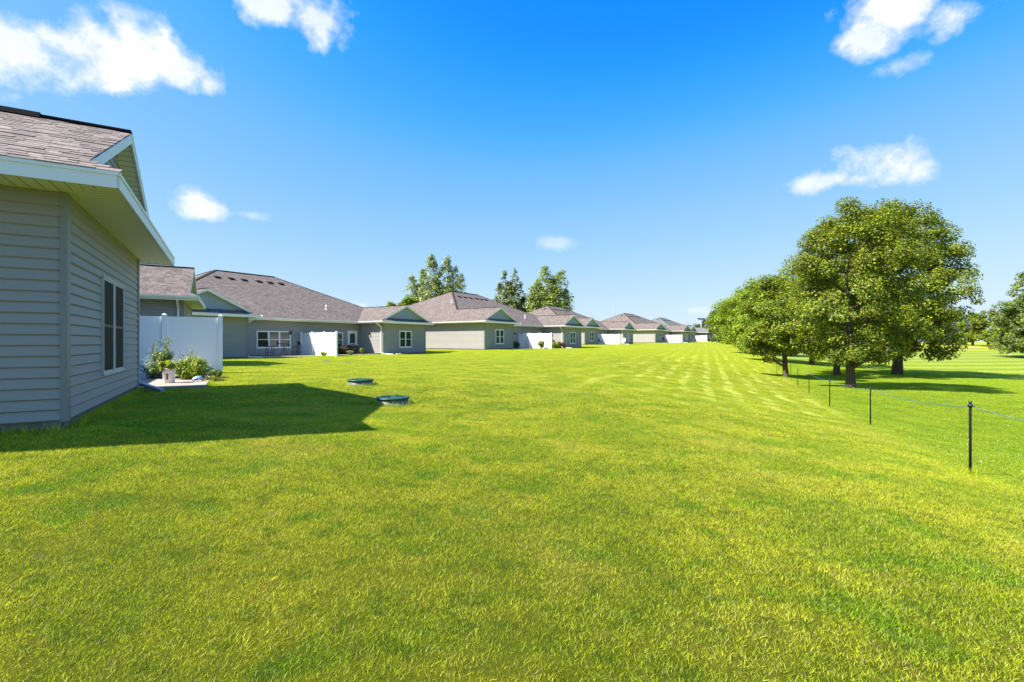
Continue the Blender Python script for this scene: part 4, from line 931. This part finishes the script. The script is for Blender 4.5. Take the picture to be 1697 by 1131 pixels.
# blank wall house patio
zp2 = D2['zg']
x, y = W2F(D2, W_+.9, 2.9); shrub('dark_shrub', 'dark green shrub by the downspout left of the sunlit fence', x, y, zp2, .9, .6, 1.0, 2200, .09, PINE+MAPLE[1:2], 120)
x, y = W2F(D2, W_+2.4, 3.6); o = empty('wire_trellis', (x, y, zp2), rz1, label='thin dark wire trellis by the dark shrub before the fence', cat='trellis')
for q in range(5):
    m = MB(); m.tube([(-.4+.2*q,0,-.05),(-.4+.2*q,0,1.25),(-.2+.1*q,0,1.45)], .012, 5); m.build('rod', black, o)
for q in range(4):
    m = MB(); m.tube([(-.42,0,.2+.34*q),(.42,0,.2+.34*q)], .010, 5); m.build('hoop', black, o)
x, y = px2(896, 58.5); shrub('round_shrub', 'round yellow green shrub standing before the sunlit fence', x, y, gz(x, y), .62, .5, 1.15, 2200, .09, LIME+BROWNS[2:3], 121)
x, y = px2(921, 60.5); shrub('bright_shrub', 'bright lime shrub just right of the sunlit fence end', x, y, zp2, .9, .6, .95, 1800, .09, LIME, 122)
x, y = px2(931, 60.8); shrub('red_shrub', 'rounded dark red shrub by the second downspout', x, y, zp2, .75, .6, .85, 2000, .09, [(.22,.05,.05,3),(.15,.04,.04,3),(.28,.10,.08,1)], 123)
x, y = px2(918, 64.5); o = empty('lounge_chair', (x, y, zp2+.08), .4, label='brown patio lounge chair behind the lime and red shrubs', cat='chair')
m = MB(); m.box((-.35,-.5,.36),(.35,.4,.44)); m.build('seat', terracotta, o); m = MB(); m.beam((0,.38,.42),(0,.85,1.15), .7, .08, up=(1,0,0)); m.beam((0,.38,.42),(0,.85,1.15), .08, .7, up=(1,0,0)); m.build('backrest', terracotta, o)
for a in (-.32, .32):
    m = MB(); m.tube([(a,-.5,.6),(a,.45,.62)], .03, 6); m.build('armrest', black, o)
    for c in (-.46, .36): m = MB(); m.tube([(a,c,0),(a,c,.6)], .022, 6); m.build('leg', black, o)
# dish house: grill, chair, dish
def grill(x, y, z, rz, label):
    o = empty('kettle_grill', (x, y, z), rz, label=label, cat='grill')
    m = MB(); m.lathe([(0,.62),(.15,.64),(.27,.75),(.3,.86)], n=18); m.build('bowl', black, o); m = MB(); m.lathe([(.3,.865),(.28,.98),(.16,1.07),(0,1.09)], n=18); m.tube([(-.07,0,1.08),(-.06,0,1.14),(.06,0,1.14),(.07,0,1.08)], .012, 5); m.build('lid', black, o)
    for q in range(3):
        t = q*2*math.pi/3; m = MB(); m.tube([(.16*math.cos(t),.16*math.sin(t),.66),(.34*math.cos(t),.34*math.sin(t),0)], .015, 5); m.build('leg', black, o)
def patio_chair(x, y, z, rz, label, m_=black):
    o = empty('patio_chair', (x, y, z), rz, label=label, cat='chair')
    m = MB(); m.box((-.27,-.27,.40),(.27,.27,.44)); m.build('seat', m_, o); m = MB(); m.beam((0,.27,.44),(0,.42,1.05), .52, .035, up=(0,1,0)); m.build('backrest', m_, o)
    for a in (-.27, .27):
        m = MB(); m.tube([(a,-.27,.62),(a,.3,.64)], .018, 5); m.build('armrest', m_, o)
        for c in (-.27, .27): m = MB(); m.tube([(a,c,0),(a,c*.95,.62)], .016, 5); m.build('leg', m_, o)
x, y = px2(989, 86); grill(x, y, D3['zg']+.05, 0, 'dark round grill at the left end of the satellite dish house fence')
x, y = px2(995, 87); patio_chair(x, y, D3['zg']+.05, .8, 'grey brown patio chair beside the dark grill', darkbrown)
x, y = px2(1034, 90); o = empty('satellite_dish', (x, y, gz(x, y)), -.7, label='white satellite dish on a short mast in the lawn', cat='satellite dish')
m = MB()
for i in range(5):
    for j in range(20):
        def dp(i, j): r_ = .48*i/5; t = 2*math.pi*j/20; return Vector((r_*math.cos(t), -.02-.22*(1-(r_/.48)**2)*-1-.2, .85+r_*math.sin(t)*1.0+.0))
        f_ = [dp(i,j), dp(i+1,j), dp(i+1,j+1), dp(i,j+1)]
        if i == 0: f_ = [dp(0,0), dp(1,j), dp(1,j+1)]
        m.face(f_); m.face([p+Vector((0,.02,0)) for p in f_][::-1])
m.build('reflector', white, o); m = MB(); m.tube([(0,.06,-.2),(0,.06,.8)], .035, 7); m.build('mast', zinc, o); m = MB(); m.tube([(0,-.05,.42),(0,-.55,.6),(0,-.58,.72)], .018, 6); m.lathe([(0,.68),(.05,.7),(.05,.78),(0,.8)], (0,-.58,0), 8); m.build('feed_arm', black, o)
x, y = px2(1104, 110); patio_chair(x, y, D4['zg']+.03, 1.2, 'dark patio chair by the fence of the next to last duplex')
x, y = px2(1100, 111); grill(x, y, D4['zg']+.03, 0, 'dark grill beside the lone chair on the next to last duplex')
# masts
x, y = px2(1018, 175); o = empty('radio_mast', (x, y, 1), 0, label='thin lattice radio mast rising behind the fourth roof', cat='mast'); m = MB()
for q in range(3):
    t = q*2*math.pi/3; m.tube([(.22*math.cos(t),.22*math.sin(t),0),(.12*math.cos(t),.12*math.sin(t),15.2)], .05, 5)
m.build('tower', zinc, o); m = MB(); m.tube([(0,0,15.1),(0,0,16.6)], .04, 5); m.build('aerial', zinc, o)
x, y = px2(1162, 185); o = empty('floodlight_pole', (x, y, 1), 0, label='floodlight pole with a crossbar of lamps beyond the farthest duplex', cat='light pole'); m = MB(); m.tube([(0,0,-1),(0,0,9.6)], .16, 7); m.build('pole', zinc, o)
m = MB(); m.box((-1.3,-.08,9.0),(1.3,.08,9.2)); m.build('crossbar', zinc, o)
for q in (-1.1, -.4, .4, 1.1): m = MB(); m.box((q-.25,-.3,9.22),(q+.25,.2,9.6)); m.build('floodlight', black, o)

# ------------------------------------------------------------------ rope fence
stk = [(3.7,1.0,.98),(6.17,6.5,.96),(9.4,12.66,1.0),(11.45,17.4,1.0),(13.6,22.1,1.0),(15.75,26.6,1.0),(18.6,32.2,1.0),(20.3,37.0,1.0),(22.4,40.5,1.0),(25.0,46,1.0)]
labs = ['', 'dark stake of the rope fence, nearest and tallest in the photo', 'dark stake of the rope fence, second nearest', 'dark stake of the rope fence, third from the camera, before the maple trunk', 'dark stake of the rope fence with a pale cap, left of the maple trunk', 'dark stake of the rope fence, fifth from the camera', 'dark stake right beside the forked maple trunk', 'thin dark stake just left of the forked maple trunk', 'farthest but one stake, left of the forked maple', 'farthest visible stake of the rope fence']
tops = []
for i, (x, y, h) in enumerate(stk):
    z = gz(x, y); tops.append(Vector((x, y, z+h-.05)))
    if i == 0: labs[0] = 'rope fence stake standing just outside the right edge of the photo'
    o = empty('fence_stake', (x, y, z), .3, label=labs[i], cat='stake', group='dark stakes carrying the teal rope')
    R_ = .0155
    m = MB(); m.tube([(0,0,-.2),(.0,0,h)], R_, 8); m.build('rod', post_m, o)
    m = MB(); m.tube([(0,0,h-.055),(0,0,h-.02)], R_+.012, 8); m.tube([(0,-.02,h-.04),(0,-.05,h-.045)], .008, 6); m.build('rope_clip', black if i != 4 else zinc, o)
    m = MB(); m.lathe([(R_+.004,h),(R_+.004,h+.02),(0,h+.026)], n=8); m.build('cap', black, o)
m = MB(); rp = np.random.default_rng(9)
pl = [Vector((0,-.04,0))+tops[0]]
for a, b in zip(tops[:-1], tops[1:]):
    sag = .012*(b-a).length
    for q in range(1, 11):
        f = q/10; p = a.lerp(b, f); pl.append(Vector((p.x, p.y-.04, p.z-sag*4*f*(1-f)+rp.normal()*.003*(q < 10))))
m.tube(pl, .0048, 6); m.build('boundary_rope', rope_m, label='teal rope strung from stake to stake along the golf course', cat='rope')
# golf course bits
x, y = px2(1600, 100); m = MB()
n = 20
for i in range(n):
    t0, t1 = 2*math.pi*i/n, 2*math.pi*(i+1)/n; P0 = (x, y, gz(x, y)+.18)
    f = lambda t: (x+3.8*math.cos(t)*(1+.15*math.sin(3*t)), y+1.6*math.sin(t), gz(x+3.8*math.cos(t), y+1.6*math.sin(t))+.1)
    m.face([P0, f(t0), f(t1)])
m.build('sand_bunker', sand, kind='structure')
x, y = px2(1674, 78); o = empty('yardage_marker', (x, y, gz(x, y)), 0, label='short white marker post in the fairway left of the tall pine', cat='marker post')
m = MB(); m.box((-.06,-.06,-.1),(.06,.06,.95)); m.build('post', white, o); m = MB(); m.box((-.075,-.075,.951),(.075,.075,1.0)); m.build('cap', white, o)
x, y = px2(1611, 10.6); z = gz(x, y); m = MB(); m.face([(0,0,.03),(.05,-.02,.07),(.1,.01,.075),(.06,.04,.04)]); m.face([(0,.004,.026),(.06,.044,.036),(.1,.014,.071),(.05,-.016,.066)]); m.tube([(.0,0,.03),(-.04,0,0)], .003, 4)
m.build('fallen_leaf', orange, loc=(x, y, z+.03), label='single orange leaf lying in the grass by the nearest stake', cat='leaf')

# ------------------------------------------------------------------ grass blades
def blade_tile(name, n, wid, hgt, seg, seed, jit=.0):
    r = np.random.default_rng(seed); P = np.stack([r.uniform(-.5-jit, .5+jit, n), r.uniform(-.5-jit, .5+jit, n), np.full(n, -.012)], 1)
    # clumping: pull part of the blades towards tuft centres
    tc = r.uniform(-.52, .52, (70, 2)); k = r.integers(70, size=n); pull = r.uniform(0, .55, (n, 1))*(r.random((n, 1)) < .5); P[:, :2] += (tc[k]-P[:, :2])*pull*(np.linalg.norm(tc[k]-P[:, :2], axis=1, keepdims=True) < .3)
    a = r.uniform(0, 2*math.pi, n); H = hgt*r.uniform(.55, 1.25, n)*(1+.3*(r.random(n) < .05)); lean = H*r.uniform(.15, 1.0, n)
    az = r.uniform(0, 2*math.pi, n); d = np.stack([np.cos(az), np.sin(az), np.zeros(n)], 1); sd = np.stack([np.cos(a), np.sin(a), np.zeros(n)], 1); w = wid*r.uniform(.6, 1.3, n)
    V = []; 
    for s in range(seg+1):
        f = s/seg; c = P + d*(lean*f**1.7)[:, None] + np.array([0, 0, 1])*(H*f*(1-.12*f))[:, None]; ww = (w*(1-f**1.6*.9)*.5)[:, None]
        V += [c-sd*ww, c+sd*ww]
    V = np.stack(V, 1).reshape(-1, 3); m = 2*(seg+1); base = np.arange(n)[:, None]*m
    F = np.concatenate([base+np.array([2*s, 2*s+1, 2*s+3, 2*s+2]) for s in range(seg)]); t = r.uniform(0, 1, n); st = r.uniform(0, 1, n); hh = np.tile(np.repeat(np.arange(seg+1)/seg, 2), n)
    col = np.stack([np.repeat(t, m), np.repeat(st, m), hh], 1)
    o = np_mesh(name, V, F, blade_m, None, col); me = o.data; bpy.data.objects.remove(o)
    return bpy.data.objects.new(name, me)                        # a template only: never linked to the scene
near_t = [blade_tile('grass_patch', 18000, .0034, .030, 2, 200+i) for i in range(3)]
mid_t = [blade_tile('grass_patch', 6500, .006, .033, 2, 210+i) for i in range(2)]
far_t = [blade_tile('grass_patch', 1900, .014, .036, 1, 220+i) for i in range(2)]
def in_house(x, y):
    hit = np.zeros(x.shape, bool)
    for d in HB:
        ux, uy = d['u']; vx, vy = uy, -ux; dx = x-d['o'][0]; dy = y-d['o'][1]; s = dx*ux+dy*uy; w = dx*vx+dy*vy+P_
        hit |= (s > .6) & (s < LEN-.6) & (w < -.7) & (w > -2*H_)
        hit |= (s > .6) & (s < W_-.6) & (w < P_-.6) & (w > -2); hit |= (s > LEN-W_+.6) & (s < LEN-.6) & (w < P_-.6) & (w > -2)
        hit |= (s > W_+.5) & (s < LEN-W_-.5) & (w < 2.5) & (w > -2)
    return hit
g_ = 1.0
xs, ys = np.meshgrid(np.arange(-62, 62, g_)+.5, np.arange(0, 60, g_)+.5); xs = xs.ravel(); ys = ys.ravel()
keep = (np.abs(xs) < ys*1.09+2.6) & ~in_house(xs, ys); xs, ys = xs[keep], ys[keep]
rr = np.random.default_rng(77); dist = np.hypot(xs, ys); e_ = .25
zz = terr(xs, ys); gx_ = (terr(xs+e_, ys)-terr(xs-e_, ys))/(2*e_); gy_ = (terr(xs, ys+e_)-terr(xs, ys-e_))/(2*e_)
kind = np.where(dist < 9.5, 0, np.where(dist < 24, 1, 2))
rotz = rr.integers(0, 4, len(xs))*math.pi/2
def eul(gxv, gyv, rz):                                           # align +Z with the ground normal after turning by rz
    n = Vector((-gxv, -gyv, 1)).normalized(); q = Vector((0, 0, 1)).rotation_difference(n); m_ = q.to_matrix() @ Matrix.Rotation(rz, 3, 'Z'); return tuple(m_.to_euler())
def grass(name, sel, temps, label):
    X, Y, Zv = xs[sel], ys[sel], zz[sel]
    me = bpy.data.meshes.new(name); me.vertices.add(len(X)); me.vertices.foreach_set('co', np.stack([X, Y, Zv], 1).astype(np.float32).ravel())
    rot = np.array([eul(a, b, c) for a, b, c in zip(gx_[sel], gy_[sel], rotz[sel])], np.float32)
    at = me.attributes.new('rot', 'FLOAT_VECTOR', 'POINT'); at.data.foreach_set('vector', rot.ravel())
    ai = me.attributes.new('pick', 'INT', 'POINT'); ai.data.foreach_set('value', rr.integers(0, len(temps), len(X)).astype(np.int32))
    me.update(); o = bpy.data.objects.new(name, me); C.objects.link(o); me.materials.append(blade_m)
    ng = bpy.data.node_groups.new('scatter_grass', 'GeometryNodeTree'); ng.interface.new_socket('Geometry', in_out='INPUT', socket_type='NodeSocketGeometry'); ng.interface.new_socket('Geometry', in_out='OUTPUT', socket_type='NodeSocketGeometry')
    L = ng.links.new; gi = ng.nodes.new('NodeGroupInput'); go = ng.nodes.new('NodeGroupOutput'); ip = ng.nodes.new('GeometryNodeInstanceOnPoints')
    L(gi.outputs[0], ip.inputs['Points']); g2 = ng.nodes.new('GeometryNodeGeometryToInstance')
    for tp in reversed(temps):
        oi = ng.nodes.new('GeometryNodeObjectInfo'); oi.inputs['Object'].default_value = tp; oi.transform_space = 'ORIGINAL'; L(oi.outputs['Geometry'], g2.inputs[0])
    L(g2.outputs[0], ip.inputs['Instance']); ip.inputs['Pick Instance'].default_value = True
    n1 = ng.nodes.new('GeometryNodeInputNamedAttribute'); n1.data_type = 'INT'; n1.inputs[0].default_value = 'pick'; L([s for s in n1.outputs if s.enabled and s.name == 'Attribute'][0], ip.inputs['Instance Index'])
    n2 = ng.nodes.new('GeometryNodeInputNamedAttribute'); n2.data_type = 'FLOAT_VECTOR'; n2.inputs[0].default_value = 'rot'; er = ng.nodes.new('FunctionNodeEulerToRotation'); L([s for s in n2.outputs if s.enabled and s.name == 'Attribute'][0], er.inputs[0]); L(er.outputs[0], ip.inputs['Rotation'])
    L(ip.outputs[0], go.inputs[0]); md = o.modifiers.new('scatter', 'NODES'); md.node_group = ng
    tag(o, label, 'grass', kind='stuff'); return o
grass('mown_grass', kind == 0, near_t, 'short mown yellow green grass in the foreground of the lawn')
grass('mown_grass', kind == 1, mid_t, 'short mown grass in the middle of the lawn')
grass('mown_grass', kind == 2, far_t, 'short mown grass far out on the lawn')

# ------------------------------------------------------------------ longer untrimmed grass where the mower cannot reach, clover on the rough
def tufts(name, spots, hgt, seed, label, wid=.0055):
    r = np.random.default_rng(seed); P = np.array(spots); n = len(P); P = np.stack([P[:, 0], P[:, 1], terr(P[:, 0], P[:, 1])-.015], 1)
    H = hgt*r.uniform(.45, 1.2, n); az = r.uniform(0, 2*math.pi, n); d = np.stack([np.cos(az), np.sin(az), np.zeros(n)], 1); a = r.uniform(0, 2*math.pi, n); sd = np.stack([np.cos(a), np.sin(a), np.zeros(n)], 1); V = []
    for k_ in range(4):
        f = k_/3; c = P+d*(H*r.uniform(.2, .6, n)*f**1.6)[:, None]*1.0+np.array([0, 0, 1])*(H*f)[:, None]; ww = (wid*(1-f**1.5*.9)*.5)*np.ones((n, 1)); V += [c-sd*ww, c+sd*ww]
    V = np.stack(V, 1).reshape(-1, 3); b_ = np.arange(n)[:, None]*8; F = np.concatenate([b_+np.array([2*q, 2*q+1, 2*q+3, 2*q+2]) for q in range(3)])
    col = np.stack([np.repeat(r.uniform(0, 1, n), 8), np.repeat(r.uniform(0, 1, n), 8), np.zeros(8*n)], 1)
    np_mesh(name, V, F, blade_m, None, col, label=label, cat='grass', kind='stuff')
sp_ = []; rt = np.random.default_rng(8)
for (x, y, h) in stk[:6]:
    for _ in range(150): a = rt.uniform(0, 6.3); q = abs(rt.normal())*.07; sp_.append((x+q*math.cos(a), y+q*math.sin(a)))
for (s0, w0, s1, w1, m_) in ((0, P_, W_, P_, 2600), (0, P_, 0, P_-3.5, 1700)):
    for _ in range(m_):
        f = rt.uniform(); o_ = .03+abs(rt.normal())*.05; s_ = s0+(s1-s0)*f; w_ = w0+(w1-w0)*f
        if w0 == w1: w_ += o_
        else: s_ -= o_
        sp_.append(W2F(D0, s_, w_))
for (px, D) in ((651, 9.45), (597.5, 12.15)):
    x, y = px2(px, D)
    for _ in range(500): a = rt.uniform(0, 6.3); q = .36+abs(rt.normal())*.04; sp_.append((x+q*math.cos(a), y+q*math.sin(a)))
for (px, D, R_) in ((1410, 25.9, .33), (1487, 40, .5), (1302, 33.9, .25)):
    x, y = px2(px, D)
    for _ in range(500): a = rt.uniform(0, 6.3); q = R_+abs(rt.normal())*.08; sp_.append((x+q*math.cos(a), y+q*math.sin(a)))
for _ in range(1500): f = rt.uniform(); sp_.append(W2F(D0, 5.5+5.4*f, P_+1.28+rt.normal()*.035))
tufts('untrimmed_grass', sp_, .10, 12, 'longer untrimmed grass round the stakes, covers, trunks and the house foot')
n = 420; xs_ = rt.uniform(5.5, 15, n); ys_ = rt.uniform(5.5, 18, n); ok = xs_ > 3.6+.465*ys_; xs_, ys_ = xs_[ok], ys_[ok]; n = len(xs_)
P = np.stack([xs_, ys_, terr(xs_, ys_)+.04], 1); V, F = leaf_quads(P, np.tile([0., 0, 1], (n, 1)), .02, rt, 1)
np_mesh('clover_flowers', V, F, white, None, None, label='tiny white clover flowers scattered in the green turf beyond the rope', cat='flowers', kind='stuff')
